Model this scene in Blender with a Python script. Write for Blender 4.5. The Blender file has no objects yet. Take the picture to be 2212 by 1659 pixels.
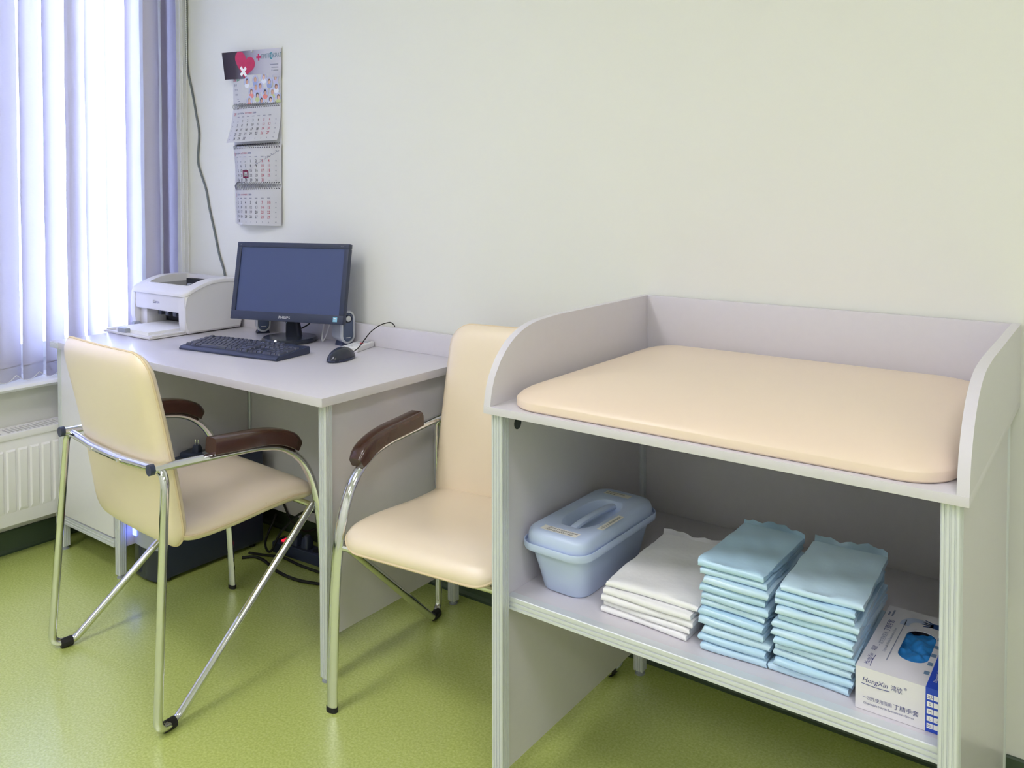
import bpy, bmesh, math, random
from mathutils import Vector, Matrix, noise
R = math.radians
random.seed(7)
scene = bpy.context.scene
C = scene.collection

# ------------------------------------------------------------------ camera
cam_data = bpy.data.cameras.new('camera')
cam = bpy.data.objects.new('camera', cam_data)
C.objects.link(cam)
yaw, pitch, roll = -0.6329, -0.0257, -0.0011
fw = Vector((math.sin(yaw)*math.cos(pitch), math.cos(yaw)*math.cos(pitch), math.sin(pitch)))
rt = Vector((math.cos(yaw), -math.sin(yaw), 0))
up = rt.cross(fw)
rt2 = rt*math.cos(roll) + up*math.sin(roll)
up2 = up*math.cos(roll) - rt*math.sin(roll)
m3 = Matrix((rt2, up2, -fw)).transposed()
cam.matrix_world = Matrix.Translation((3.1673, -2.0238, 1.2646)) @ m3.to_4x4()
cam_data.sensor_width = 36
cam_data.lens = 1807.8/2212*36
cam_data.shift_y = -(829.5-465.0)/2212
cam_data.clip_start = 0.01
scene.camera = cam

# ------------------------------------------------------------------ sky, lamps, exposure
world = bpy.data.worlds.new('world'); scene.world = world
world.use_nodes = True
bg = world.node_tree.nodes['Background']
bg.inputs['Color'].default_value = (0.52, 0.66, 1.0, 1)
bg.inputs['Strength'].default_value = 7.5
scene.view_settings.view_transform = 'Standard'
scene.view_settings.look = 'None'
scene.view_settings.gamma = 1.0
scene.view_settings.use_curve_mapping = False
scene.view_settings.exposure = 0.92
LAMP_STRENGTH = 10.5
LAMP_COLOR = (0.97, 0.94, 1.0)

# ------------------------------------------------------------------ materials
MATS = {}
def mat(name, col, rough=0.5, metal=0.0, spec=0.5, bump=0.0, bscale=200.0, var=0.0, vscale=8.0, coat=0.0, emit=None, estr=0.0):
    if name in MATS: return MATS[name]
    m = bpy.data.materials.new(name); m.use_nodes = True
    nt = m.node_tree; b = nt.nodes['Principled BSDF']
    b.inputs['Base Color'].default_value = (*col, 1)
    b.inputs['Roughness'].default_value = rough
    b.inputs['Metallic'].default_value = metal
    b.inputs['Specular IOR Level'].default_value = spec
    b.inputs['Coat Weight'].default_value = coat
    b.inputs['Coat Roughness'].default_value = 0.15
    if emit:
        b.inputs['Emission Color'].default_value = (*emit, 1); b.inputs['Emission Strength'].default_value = estr
    tc = nt.nodes.new('ShaderNodeTexCoord')
    if var > 0:
        n = nt.nodes.new('ShaderNodeTexNoise'); n.inputs['Scale'].default_value = vscale; n.inputs['Detail'].default_value = 4
        nt.links.new(tc.outputs['Object'], n.inputs['Vector'])
        mx = nt.nodes.new('ShaderNodeMix'); mx.data_type = 'RGBA'
        mx.inputs[6].default_value = (*[c*(1-var) for c in col], 1)
        mx.inputs[7].default_value = (*[min(1, c*(1+var)) for c in col], 1)
        nt.links.new(n.outputs['Fac'], mx.inputs[0]); nt.links.new(mx.outputs[2], b.inputs['Base Color'])
    if bump > 0:
        n2 = nt.nodes.new('ShaderNodeTexNoise'); n2.inputs['Scale'].default_value = bscale; n2.inputs['Detail'].default_value = 3
        nt.links.new(tc.outputs['Object'], n2.inputs['Vector'])
        bp = nt.nodes.new('ShaderNodeBump'); bp.inputs['Strength'].default_value = bump; bp.inputs['Distance'].default_value = 0.002
        nt.links.new(n2.outputs['Fac'], bp.inputs['Height']); nt.links.new(bp.outputs['Normal'], b.inputs['Normal'])
    MATS[name] = m
    return m

WALL = mat('wall_paint', (0.815, 0.82, 0.765), 0.75, bump=0.04, bscale=260, spec=0.25)
CEIL = mat('ceiling_paint', (0.85, 0.85, 0.82), 0.9)
LAM = mat('grey_laminate', (0.69, 0.665, 0.715), 0.40, coat=0.35, bump=0.03, bscale=500, var=0.02, vscale=60)
LAMW = mat('white_laminate', (0.84, 0.83, 0.86), 0.4, var=0.015, vscale=60)
PANEL = LAM
ALU = mat('satin_aluminium', (0.72, 0.75, 0.79), 0.42, metal=0.25)
CHROME = mat('chrome', (0.72, 0.73, 0.75), 0.08, metal=1.0)
BEIGE = mat('beige_leatherette', (0.90, 0.76, 0.57), 0.36, coat=0.8, bump=0.06, bscale=420, var=0.02, vscale=12)
BEIGE2 = mat('beige_vinyl', (0.83, 0.68, 0.535), 0.36, bump=0.03, bscale=400, var=0.015, vscale=6)
BEIGE.node_tree.nodes['Principled BSDF'].inputs['Coat Roughness'].default_value = 0.40
BEIGE.node_tree.nodes['Principled BSDF'].inputs['Coat IOR'].default_value = 1.75
PIPE = mat('beige_piping', (0.78, 0.63, 0.42), 0.5)
WOOD = mat('dark_varnished_wood', (0.055, 0.020, 0.014), 0.22, var=0.35, vscale=30, coat=0.5)
BLKP = mat('black_plastic', (0.030, 0.040, 0.086), 0.42, bump=0.03, bscale=600)  # blue tint in the black stands for window reflection
BLKG = mat('black_gloss', (0.022, 0.027, 0.045), 0.22)
RUB = mat('black_rubber', (0.012, 0.012, 0.012), 0.7)
WPL = mat('white_plastic', (0.80, 0.80, 0.81), 0.38)
PRN = mat('printer_plastic', (0.76, 0.75, 0.76), 0.42, bump=0.03, bscale=700)
GPL = mat('grey_plastic', (0.36, 0.39, 0.46), 0.4)
DARK = mat('dark_inside', (0.012, 0.014, 0.020), 0.6)
PAPER = mat('paper', (0.94, 0.94, 0.95), 0.7)
INK = mat('ink_black', (0.03, 0.03, 0.05), 0.7)
INKG = mat('ink_grey', (0.34, 0.34, 0.42), 0.7)
INKR = mat('ink_red', (0.52, 0.09, 0.16), 0.7)
INKB = mat('ink_navy', (0.05, 0.06, 0.24), 0.7)
RAD = mat('radiator_enamel', (0.88, 0.87, 0.89), 0.3)
PVC = mat('white_pvc', (0.86, 0.87, 0.90), 0.35)
SKIRT = mat('skirting_green', (0.055, 0.085, 0.050), 0.45)

def floor_mat():
    m = bpy.data.materials.new('green_linoleum'); m.use_nodes = True
    nt = m.node_tree; b = nt.nodes['Principled BSDF']; L = nt.links
    tc = nt.nodes.new('ShaderNodeTexCoord')
    n1 = nt.nodes.new('ShaderNodeTexNoise'); n1.inputs['Scale'].default_value = 170; n1.inputs['Detail'].default_value = 3
    n2 = nt.nodes.new('ShaderNodeTexNoise'); n2.inputs['Scale'].default_value = 6; n2.inputs['Detail'].default_value = 3
    v = nt.nodes.new('ShaderNodeTexVoronoi'); v.inputs['Scale'].default_value = 150
    for n in (n1, n2, v): L.new(tc.outputs['Object'], n.inputs['Vector'])
    r1 = nt.nodes.new('ShaderNodeValToRGB')
    r1.color_ramp.elements[0].position = 0.32; r1.color_ramp.elements[0].color = (0.46, 0.56, 0.11, 1)
    r1.color_ramp.elements[1].position = 0.70; r1.color_ramp.elements[1].color = (0.66, 0.75, 0.24, 1)
    L.new(n1.outputs['Fac'], r1.inputs['Fac'])
    r2 = nt.nodes.new('ShaderNodeValToRGB')
    r2.color_ramp.elements[0].position = 0.08; r2.color_ramp.elements[0].color = (1, 1, 1, 1)
    r2.color_ramp.elements[1].position = 0.22; r2.color_ramp.elements[1].color = (0, 0, 0, 1)
    L.new(v.outputs['Distance'], r2.inputs['Fac'])
    mx = nt.nodes.new('ShaderNodeMix'); mx.data_type = 'RGBA'; mx.inputs[7].default_value = (0.72, 0.76, 0.48, 1)
    ma = nt.nodes.new('ShaderNodeMath'); ma.operation = 'MULTIPLY'; ma.inputs[1].default_value = 0.45
    L.new(r2.outputs['Color'], ma.inputs[0]); L.new(ma.outputs[0], mx.inputs[0])
    L.new(r1.outputs['Color'], mx.inputs[6]); L.new(mx.outputs[2], b.inputs['Base Color'])
    b.inputs['Roughness'].default_value = 0.36; b.inputs['Specular IOR Level'].default_value = 1.0; b.inputs['Coat Weight'].default_value = 1.0; b.inputs['Coat Roughness'].default_value = 0.27; b.inputs['Coat IOR'].default_value = 1.9
    bp = nt.nodes.new('ShaderNodeBump'); bp.inputs['Strength'].default_value = 0.05; bp.inputs['Distance'].default_value = 0.001
    L.new(n1.outputs['Fac'], bp.inputs['Height']); L.new(bp.outputs['Normal'], b.inputs['Normal'])
    return m
FLOOR = floor_mat()

def fabric_mat(name, col, transl):
    m = bpy.data.materials.new(name); m.use_nodes = True
    nt = m.node_tree; L = nt.links
    nt.nodes.remove(nt.nodes['Principled BSDF'])
    out = nt.nodes['Material Output']
    tc = nt.nodes.new('ShaderNodeTexCoord'); mp = nt.nodes.new('ShaderNodeMapping')
    mp.inputs['Scale'].default_value = (60, 60, 900)
    L.new(tc.outputs['Object'], mp.inputs['Vector'])
    n = nt.nodes.new('ShaderNodeTexNoise'); n.inputs['Scale'].default_value = 1.0; n.inputs['Detail'].default_value = 2
    L.new(mp.outputs['Vector'], n.inputs['Vector'])
    mx = nt.nodes.new('ShaderNodeMix'); mx.data_type = 'RGBA'
    mx.inputs[6].default_value = (*[c*0.93 for c in col], 1); mx.inputs[7].default_value = (*col, 1)
    L.new(n.outputs['Fac'], mx.inputs[0])
    d = nt.nodes.new('ShaderNodeBsdfDiffuse'); t = nt.nodes.new('ShaderNodeBsdfTranslucent')
    L.new(mx.outputs[2], d.inputs['Color']); L.new(mx.outputs[2], t.inputs['Color'])
    ms = nt.nodes.new('ShaderNodeMixShader'); ms.inputs[0].default_value = transl
    L.new(d.outputs[0], ms.inputs[1]); L.new(t.outputs[0], ms.inputs[2]); L.new(ms.outputs[0], out.inputs['Surface'])
    MATS[name] = m
    return m
SLAT = fabric_mat('blind_fabric', (0.72, 0.68, 0.74), 0.17)
SLATW = fabric_mat('blind_weight_pocket', (0.74, 0.72, 0.80), 0.05)

def glass_mat():
    m = bpy.data.materials.new('window_glass'); m.use_nodes = True
    nt = m.node_tree; L = nt.links; nt.nodes.remove(nt.nodes['Principled BSDF'])
    out = nt.nodes['Material Output']
    t = nt.nodes.new('ShaderNodeBsdfTransparent'); g = nt.nodes.new('ShaderNodeBsdfGlossy'); g.inputs['Roughness'].default_value = 0.0
    f = nt.nodes.new('ShaderNodeFresnel'); f.inputs['IOR'].default_value = 1.45
    ms = nt.nodes.new('ShaderNodeMixShader')
    L.new(f.outputs[0], ms.inputs[0]); L.new(t.outputs[0], ms.inputs[1]); L.new(g.outputs[0], ms.inputs[2]); L.new(ms.outputs[0], out.inputs['Surface'])
    return m
GLASS = glass_mat()

# ------------------------------------------------------------------ mesh helpers
def box(bm, x0, x1, y0, y1, z0, z1, bev=0.0, seg=2):
    ret = bmesh.ops.create_cube(bm, size=1.0)
    vs = ret['verts']
    for v in vs:
        v.co = Vector((x0+(v.co.x+.5)*(x1-x0), y0+(v.co.y+.5)*(y1-y0), z0+(v.co.z+.5)*(z1-z0)))
    if bev > 0:
        es = list({e for v in vs for e in v.link_edges})
        bmesh.ops.bevel(bm, geom=es, offset=bev, segments=seg, affect='EDGES', profile=0.6)
    return bm
def BX(*a, **k): return box(bmesh.new(), *a, **k)
def prism(bm, pts, f, cap=True):
    """pts: 2D outline; f(p, s) -> 3D for s = 0 and 1"""
    a = [bm.verts.new(f(p, 0)) for p in pts]; b = [bm.verts.new(f(p, 1)) for p in pts]
    n = len(pts)
    for i in range(n):
        bm.faces.new((a[i], a[(i+1) % n], b[(i+1) % n], b[i]))
    if cap:
        bm.faces.new(a[::-1]); bm.faces.new(b)
    return bm
def loft(bm, rings, cap0=True, cap1=True, closed=True):
    vs = [[bm.verts.new(p) for p in r] for r in rings]
    n = len(vs[0])
    for a, b in zip(vs, vs[1:]):
        for i in range(n if closed else n-1):
            bm.faces.new((a[i], a[(i+1) % n], b[(i+1) % n], b[i]))
    if cap0: bm.faces.new(vs[0][::-1])
    if cap1: bm.faces.new(vs[-1])
    return bm
def rrect(w, d, r, n=6, cx=0, cy=0):
    out = []
    for (sx, sy, a0) in ((1, 1, 0), (-1, 1, 90), (-1, -1, 180), (1, -1, 270)):
        for i in range(n+1):
            a = R(a0+90*i/n)
            out.append((cx+sx*(w/2-r)+r*math.cos(a), cy+sy*(d/2-r)+r*math.sin(a)))
    return out
def fillet(pts, rad, n=7):
    pts = [Vector(p) for p in pts]
    out = [pts[0]]
    for i in range(1, len(pts)-1):
        r = rad[i-1] if isinstance(rad, (list, tuple)) else rad
        p, a, b = pts[i], pts[i-1], pts[i+1]
        u = (a-p).normalized(); v = (b-p).normalized()
        if r <= 0: out.append(p); continue
        d = min(r, 0.49*(a-p).length, 0.49*(b-p).length)
        s, e = p+u*d, p+v*d
        for k in range(n+1):
            q = k/n
            out.append(s*(1-q)**2+p*2*q*(1-q)+e*q*q)
    out.append(pts[-1])
    return out
def catmull(pts, n=6):
    pts = [Vector(p) for p in pts]
    P = [pts[0]*2-pts[1]]+pts+[pts[-1]*2-pts[-2]]
    out = []
    for i in range(1, len(P)-2):
        for k in range(n):
            t = k/n
            a, b, c, d = P[i-1], P[i], P[i+1], P[i+2]
            out.append(0.5*((2*b)+(c-a)*t+(2*a-5*b+4*c-d)*t*t+(3*b-a-3*c+d)*t**3))
    out.append(pts[-1])
    return out
def tube(bm, pts, rad, seg=10, ref=None, closed=False, caps=True):
    """rad: number, list, or (ra, rb) ellipse with ra along ref direction"""
    pts = [Vector(p) for p in pts]; n = len(pts)
    rings = []
    prev = None
    for i, p in enumerate(pts):
        if closed: t = (pts[(i+1) % n]-pts[i-1])
        else: t = pts[min(i+1, n-1)]-pts[max(i-1, 0)]
        if t.length < 1e-9: t = Vector((0, 0, 1))
        t.normalize()
        if ref is not None:
            a = Vector(ref)-t*t.dot(Vector(ref))
        elif prev is None:
            a = Vector((0, 0, 1)) if abs(t.z) < .9 else Vector((1, 0, 0)); a = a-t*t.dot(a)
        else:
            a = prev-t*t.dot(prev)
        a.normalize(); prev = a
        b = t.cross(a)
        if isinstance(rad, tuple): ra, rb = rad
        elif isinstance(rad, list): ra = rb = rad[i]
        else: ra = rb = rad
        rings.append([p+a*ra*math.cos(2*math.pi*k/seg)+b*rb*math.sin(2*math.pi*k/seg) for k in range(seg)])
    if closed: rings.append(rings[0])
    return loft(bm, rings, caps and not closed, caps and not closed)
def cyl(bm, c, r, h, axis='z', seg=20, r2=None):
    c = Vector(c); r2 = r if r2 is None else r2
    ax = {'x': Vector((1, 0, 0)), 'y': Vector((0, 1, 0)), 'z': Vector((0, 0, 1))}[axis] if isinstance(axis, str) else Vector(axis).normalized()
    a = ax.orthogonal().normalized(); b = ax.cross(a)
    rings = [[c+ax*hh+a*q*math.cos(2*math.pi*k/seg)+b*q*math.sin(2*math.pi*k/seg) for k in range(seg)] for hh, q in ((0, r), (h, r2))]
    return loft(bm, rings)
def to_mesh(name, bm, m, smooth=True, ang=35):
    bmesh.ops.recalc_face_normals(bm, faces=bm.faces)
    me = bpy.data.meshes.new(name); bm.to_mesh(me); bm.free()
    for mm in (m if isinstance(m, (list, tuple)) else [m]): me.materials.append(mm)
    if smooth:
        me.shade_smooth(); me.set_sharp_from_angle(angle=R(ang))
    return me
def obj(name, bm, m, parent=None, smooth=True, ang=35, loc=None, rot=None, label=None):
    me = bm if isinstance(bm, bpy.types.Mesh) else to_mesh(name, bm, m, smooth, ang)
    o = bpy.data.objects.new(name, me); C.objects.link(o)
    if parent: o.parent = parent
    if loc is not None: o.location = loc
    if rot is not None: o.rotation_euler = rot
    if label: o['label'] = label
    return o
def thing(name, label, cat, loc=(0, 0, 0), rz=0, group=None):
    o = bpy.data.objects.new(name, None); C.objects.link(o)
    o.empty_display_size = 0.05
    o.location = loc; o.rotation_euler = (0, 0, rz)
    o['label'] = label; o['category'] = cat
    if group: o['group'] = group
    return o
def tag(o, label, cat, group=None):
    o['label'] = label; o['category'] = cat
    if group: o['group'] = group
    return o
def struct(name, bm, m, label=None, smooth=False, parent=None):
    o = obj(name, bm, m, parent, smooth)
    if parent is None: o['kind'] = 'structure'
    if label: o['label'] = label
    return o
# text: cached 2D glyph meshes
_tc = {}
def glyphs(s):
    if s not in _tc:
        c = bpy.data.curves.new('txt', 'FONT'); c.body = s; c.resolution_u = 2
        if s.replace('/', '').isdigit(): c.offset = 0.014
        o = bpy.data.objects.new('txt', c); C.objects.link(o)
        me = bpy.data.meshes.new_from_object(o)
        vs = [(v.co.x, v.co.y) for v in me.vertices]; fs = [tuple(p.vertices) for p in me.polygons]
        bpy.data.objects.remove(o); bpy.data.curves.remove(c); bpy.data.meshes.remove(me)
        _tc[s] = (vs, fs, max([v[0] for v in vs] or [0]))
    return _tc[s]
def text(bm, s, size, x, y, f, align='l', sx=1.0, slant=0.0):
    """add text to bm; f(u, v) -> 3D"""
    vs, fs, w = glyphs(s)
    off = {'l': 0, 'c': -w/2, 'r': -w}[align]
    nv = [bm.verts.new(f(x+(a+off+slant*b)*size*sx, y+b*size)) for a, b in vs]
    for t in fs:
        try: bm.faces.new([nv[i] for i in t])
        except ValueError: pass
    return w*size*sx
def plane_map(o, u, v, off=0.0004):
    o, u, v = Vector(o), Vector(u).normalized(), Vector(v).normalized(); n = u.cross(v)*off
    return lambda a, b: o+u*a+v*b+n
def quad(bm, f, x0, x1, y0, y1, nx=1, ny=1):
    g = [[bm.verts.new(f(x0+(x1-x0)*i/nx, y0+(y1-y0)*j/ny)) for i in range(nx+1)] for j in range(ny+1)]
    for j in range(ny):
        for i in range(nx):
            bm.faces.new((g[j][i], g[j][i+1], g[j+1][i+1], g[j+1][i]))
def poly(bm, f, pts):
    bm.faces.new([bm.verts.new(f(*p)) for p in pts])
def ell(cx, cy, rx, ry, n=18, a0=0, a1=360):
    return [(cx+rx*math.cos(R(a0+(a1-a0)*i/n)), cy+ry*math.sin(R(a0+(a1-a0)*i/n))) for i in range(n)]

# ------------------------------------------------------------------ room
RX, RY, RZ = 5.2, -4.2, 2.75
WY0, WY1, WZ0, WZ1 = -2.35, -0.035, 0.60, 2.45       # window opening
struct('floor', BX(-0.25, RX, RY, 0.1, -0.1, 0), FLOOR)
struct('ceiling', BX(-0.25, RX, RY, 0.1, RZ, RZ+.1), CEIL)
struct('wall_back', BX(-0.25, RX, 0, 0.12, 0, RZ), WALL)
bm = bmesh.new()
box(bm, -0.25, 0, RY, 0, 0, WZ0-.002); box(bm, -0.25, 0, RY, 0, WZ1, RZ)
box(bm, -0.25, 0, WY1, 0, WZ0-.002, WZ1); box(bm, -0.25, 0, RY, WY0, WZ0-.002, WZ1)
struct('wall_left', bm, WALL)
struct('wall_right', BX(RX, RX+.1, RY, 0.1, 0, RZ), WALL)
struct('wall_front', BX(-0.25, RX, RY-.1, RY, 0, RZ), WALL)
def cove(name, f, L):
    pts = [(0, 0), (0.020, 0.0), (0.014, 0.004), (0.010, 0.014), (0.008, 0.075), (0.006, 0.078), (0, 0.078)]
    struct(name, prism(bmesh.new(), pts, lambda p, s: f(p, s)), SKIRT)
cove('baseboard_left', lambda p, s: Vector((p[0], RY if s else -0.02, p[1])), 1)
cove('baseboard_back', lambda p, s: Vector((RX if s else 0.02, -p[0], p[1])), 1)
# window: frame, sashes, panes, sill
win = bpy.data.objects.new('window_1', None); C.objects.link(win); win.location = (-0.17, WY1, WZ0); win['kind'] = 'structure'
win['label'] = 'white plastic window behind the vertical blind'
Wd = WY0-WY1; Hh = WZ1-WZ0
def wframe(y0, y1, z0, z1, t, x0, x1):
    b = bmesh.new()
    box(b, x0, x1, y0, y1, z0, z0+t, .004); box(b, x0, x1, y0, y1, z1-t, z1, .004)
    box(b, x0, x1, y0, y0+t, z0+t, z1-t, .004); box(b, x0, x1, y1-t, y1, z0+t, z1-t, .004)
    return b
obj('window_frame', wframe(Wd, 0, 0, Hh, .055, -.03, .04), PVC, win)
nS = 3
for k in range(nS):
    y1 = -0.05+(Wd+.10)*k/nS; y0 = -0.05+(Wd+.10)*(k+1)/nS
    s = obj('window_sash', wframe(y0+.004, y1-.004, .052, Hh-.052, .06, -.02, .058), PVC, win)
    obj('pane', BX(0.012, 0.020, y0+.05, y1-.05, .10, Hh-.10), GLASS, s)
    b = BX(.058, .068, y0+.018, y0+.042, .62, .70, .003); box(b, .068, .098, y0+.024, y0+.036, .655, .667, .003); box(b, .092, .104, y0+.022, y0+.038, .545, .672, .004)
    obj('window_handle', b, PVC, s)
sb = bmesh.new()
prism(sb, [(-.165, .575), (.045, .575), (.058, .579), (.064, .587), (.058, .596), (.045, .600), (-.165, .600)], lambda p, s: Vector((p[0], -2.45 if s else -0.004, p[1])))
struct('window_sill', sb, PVC, 'white window sill with rounded front edge', smooth=True)

# ------------------------------------------------------------------ ceiling lamps (above the frame)
LAMPM = mat('lamp_diffuser', (0.9, 0.9, 0.9), 0.5, emit=LAMP_COLOR, estr=LAMP_STRENGTH)
for i, (lx, ly) in enumerate(((1.35, -1.9), (3.6, -1.9), (1.35, -3.3), (3.6, -3.3))):
    t = thing('ceiling_light_offscreen', ['square ceiling lamp panel above the desk chair', 'square ceiling lamp panel above the changing table', 'square ceiling lamp panel by the window, far from the desk', 'square ceiling lamp panel in the corner opposite the window and desk'][i], 'ceiling light', (lx, ly, RZ), 0, 'ceiling lamp panels')
    b = bmesh.new(); box(b, -.30, .30, -.30, -.28, -.06, 0); box(b, -.30, .30, .28, .30, -.06, 0); box(b, -.30, -.28, -.28, .28, -.06, 0); box(b, .28, .30, -.28, .28, -.06, 0)
    obj('frame', b, WPL, t)
    obj('diffuser_offscreen', BX(-.28, .28, -.28, .28, -.055, -.045), LAMPM, t)

# ------------------------------------------------------------------ vertical blind
vb = thing('vertical_blind', 'pale lavender fabric vertical blind hanging over the window sill', 'blind', (0, -1.0, 0.605))
SP, SW, SA = 0.0775, 0.102, R(27)
def slat_mesh(z0, z1, thick, nz, mat_, name, seed=0):
    b = bmesh.new()
    n = 8
    rows = []
    for j in range(nz+1):
        z = z0+(z1-z0)*j/nz
        row = []
        for i in range(n+1):
            t = -1+2*i/n
            l = t*SW/2; bul = 0.006*(1-t*t)+0.0012*math.sin(j*1.7+seed)*t
            # direction: right end lies deeper towards the window
            y = l*math.cos(SA)+bul*math.sin(SA); x = -l*math.sin(SA)+bul*math.cos(SA)
            row.append((x, y, z))
        rows.append(row)
    g = [[b.verts.new(p) for p in r] for r in rows]
    for j in range(nz):
        for i in range(n):
            b.faces.new((g[j][i], g[j][i+1], g[j+1][i+1], g[j+1][i]))
    bmesh.ops.solidify(b, geom=b.faces[:], thickness=thick)
    return to_mesh(name, b, mat_)
slat_meshes = [slat_mesh(0.048, 1.80, 0.0006, 12, SLAT, 'slat', s) for s in range(3)]
hem_mesh = slat_mesh(0.036, 0.052, 0.0016, 1, SLATW, 'hem')
wt_mesh = slat_mesh(0.0, 0.037, 0.0022, 1, SLATW, 'weight')
SY = [-0.082-SP*k for k in range(29)]
rnd = random.Random(3)
for k, y in enumerate(SY):
    da = rnd.uniform(-1, 1)*R(4.0); dx = rnd.uniform(-.002, .002)
    o = obj('slat', slat_meshes[k % 3], None, vb, loc=(0.002+dx, y+1.0, 0), rot=(0, 0, da))
    h = obj('hem', hem_mesh, None, o); w = obj('weight', wt_mesh, None, o)
    # bead chain to the next slat
    if k < 10:
        p0 = Vector((0.030, -.040, .012)); p1 = Vector((-0.014, -SP+.034, .012))
        b = bmesh.new()
        pts = [Vector((p0.x+.004, p0.y+(-SP)*0+.078*0, p0.z))]
        pts = []
        for i in range(25):
            s = i/24
            pts.append(Vector((.033+.004*math.sin(math.pi*s)-.0*s, .036-(SP+.0)*s, .024-.022*math.sin(math.pi*s))))
        tube(b, pts, [0.0016 if i % 2 else 0.0008 for i in range(25)], 6)
        c = obj('bead_chain', b, WPL, vb, loc=(0.0, y+1.0-.03, 0))
obj('head_rail', BX(-.025, .025, -1.33, .955, 1.80, 1.84, .003), PVC, vb)
b = bmesh.new()
for yy, xx in ((.974, .012), (.986, .022)):
    pts = [Vector((xx, yy, 1.80-1.74*i/400)) for i in range(401)]
    tube(b, pts, [0.0023 if i % 2 else 0.0010 for i in range(401)], 6)
obj('control_chain', b, WPL, vb)
bm = BX(.0, .006, -.0345, -.001, WZ0+.002, WZ1, .001)
struct('trim_1', bm, PVC, 'white corner strip between window reveal and wall')

# ------------------------------------------------------------------ radiator
rad = thing('radiator', 'white panel radiator with vertical flutes under the window sill', 'radiator', (0.061, -1.1, 0.13))
b = BX(.040, .047, -.85, .72, 0, .305, .003)
y = -.82
while y < .70:
    z0, z1 = .045, .262; d = .006
    w = .031
    vs = [(0.047, y, z0), (0.047, y+w, z0), (0.047, y+w, z1), (0.047, y, z1)]
    q = [(0.047+d, y+.0045, z0+.014), (0.047+d, y+w-.0045, z0+.014), (0.047+d, y+w-.0045, z1-.006), (0.047+d, y+.0045, z1-.006)]
    a = [b.verts.new(p) for p in vs]; c = [b.verts.new(p) for p in q]
    for i in range(4): b.faces.new((a[i], a[(i+1) % 4], c[(i+1) % 4], c[i]))
    b.faces.new(c)
    y += .0385
obj('front_panel', b, RAD, rad)
b = bmesh.new(); box(b, -.047, -.040, -.85, .72, 0, .305, .003)
obj('back_panel', b, RAD, rad)
b = bmesh.new()
box(b, .036, .052, -.86, .73, .296, .318, .003); box(b, -.050, -.036, -.86, .73, .300, .318, .002)
y = -.85; k = 0
while y < .72:
    wide = .020 if k % 13 == 0 else .0055
    box(b, -.036, .036, y, y+wide, .308, .317); y += wide+.0085; k += 1
obj('top_grille', b, RAD, rad)
for yy in (-.862, .722): obj('side_cover', BX(-.046, .046, yy, yy+.012, 0, .31, .003), RAD, rad)
obj('convector', BX(-.030, .030, -.84, .71, .01, .285), mat('radiator_fins', (.35, .36, .38), .5), rad)
for yy in (-.7, .6): obj('wall_bracket', BX(-.0595, -.046, yy, yy+.03, .03, .27), RAD, rad)

# ------------------------------------------------------------------ ribbed aluminium post
def ribbed(bm, x0, x1, y0, y1, z0, z1, groove=.0018, n=3, cr=.003):
    def side(a, b, nrm):
        a, b = Vector(a), Vector(b); L = (b-a).length; d = (b-a)/L; nrm = Vector(nrm)
        pts = [a+d*cr]
        for i in range(n):
            c = L*(i+1)/(n+1); g = L*0.06
            pts += [a+d*(c-g), a+d*(c-g*.6)-nrm*groove, a+d*(c+g*.6)-nrm*groove, a+d*(c+g)]
        pts.append(b-d*cr)
        return pts
    pts = side((x0, y0), (x1, y0), (0, -1))+side((x1, y0), (x1, y1), (1, 0))+side((x1, y1), (x0, y1), (0, 1))+side((x0, y1), (x0, y0), (-1, 0))
    prism(bm, pts, lambda p, s: Vector((p.x, p.y, z1 if s else z0)))
    return bm
def foot(bm, x, y, h=.012, r=.013):
    cyl(bm, (x, y, 0), r, .004, seg=16); cyl(bm, (x, y, .004), r*.85, h-.004, seg=16, r2=r*.6)
    return bm

# ------------------------------------------------------------------ desk
DX0, DX1, DY = 0.1263, 1.5452, -0.6214
desk = thing('office_desk', 'light grey laminate office desk with aluminium legs and cupboard, by the window', 'desk', (0.84, -0.31, 0))
dl = lambda x: x-0.84
dm = lambda y: y+0.31
def dobj(name, f, m, ang=35, label=None):
    """parts given in room coordinates, stored relative to the desk"""
    b = bmesh.new(); f(b)
    for v in b.verts: v.co -= Vector((0.84, -0.31, 0))
    return obj(name, b, m, desk, ang=ang, label=label)
dobj('desk_top', lambda b: box(b, DX0, DX1, DY, -.012, .7267, .75, .0015), LAM)
dobj('upstand', lambda b: box(b, 0.135, DX1, -.030, -.013, .75, .8205, .0012), LAM)
dobj('end_bracket', lambda b: (box(b, DX0-.003, DX0+.055, DY-.003, DY+.004, .7285, .7485, .002), box(b, DX0+.006, DX0+.046, DY-.0045, DY-.002, .734, .744, .001)), ALU)
for (x, y) in ((.131, -.583), (.510, -.585), (1.5105, -.580), (.131, -.075), (.510, -.075), (1.5095, -.072)):
    xw = .0135
    l = dobj('leg', lambda b: ribbed(b, x-xw, x+xw, y-xw, y+xw, .012, .7267), ALU)
    b = bmesh.new(); foot(b, x-0.84, y+.31)
    obj('leg_foot', b, GPL, l)
dobj('side_panel', lambda b: box(b, 1.486, 1.4985, -.5665, -.0855, .100, .7267), PANEL)
dobj('modesty_panel', lambda b: box(b, .524, 1.496, -.080, -.066, .105, .7267), PANEL)
dobj('cupboard_side', lambda b: box(b, .503, .517, -.568, -.092, .100, .7267), PANEL)
dobj('cupboard_side', lambda b: box(b, .124, .138, -.568, -.092, .100, .7267), PANEL)
dobj('cupboard_bottom', lambda b: box(b, .138, .503, -.575, -.092, .112, .128), PANEL)
dobj('cupboard_back', lambda b: box(b, .148, .493, -.080, -.066, .105, .7267), PANEL)
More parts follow.
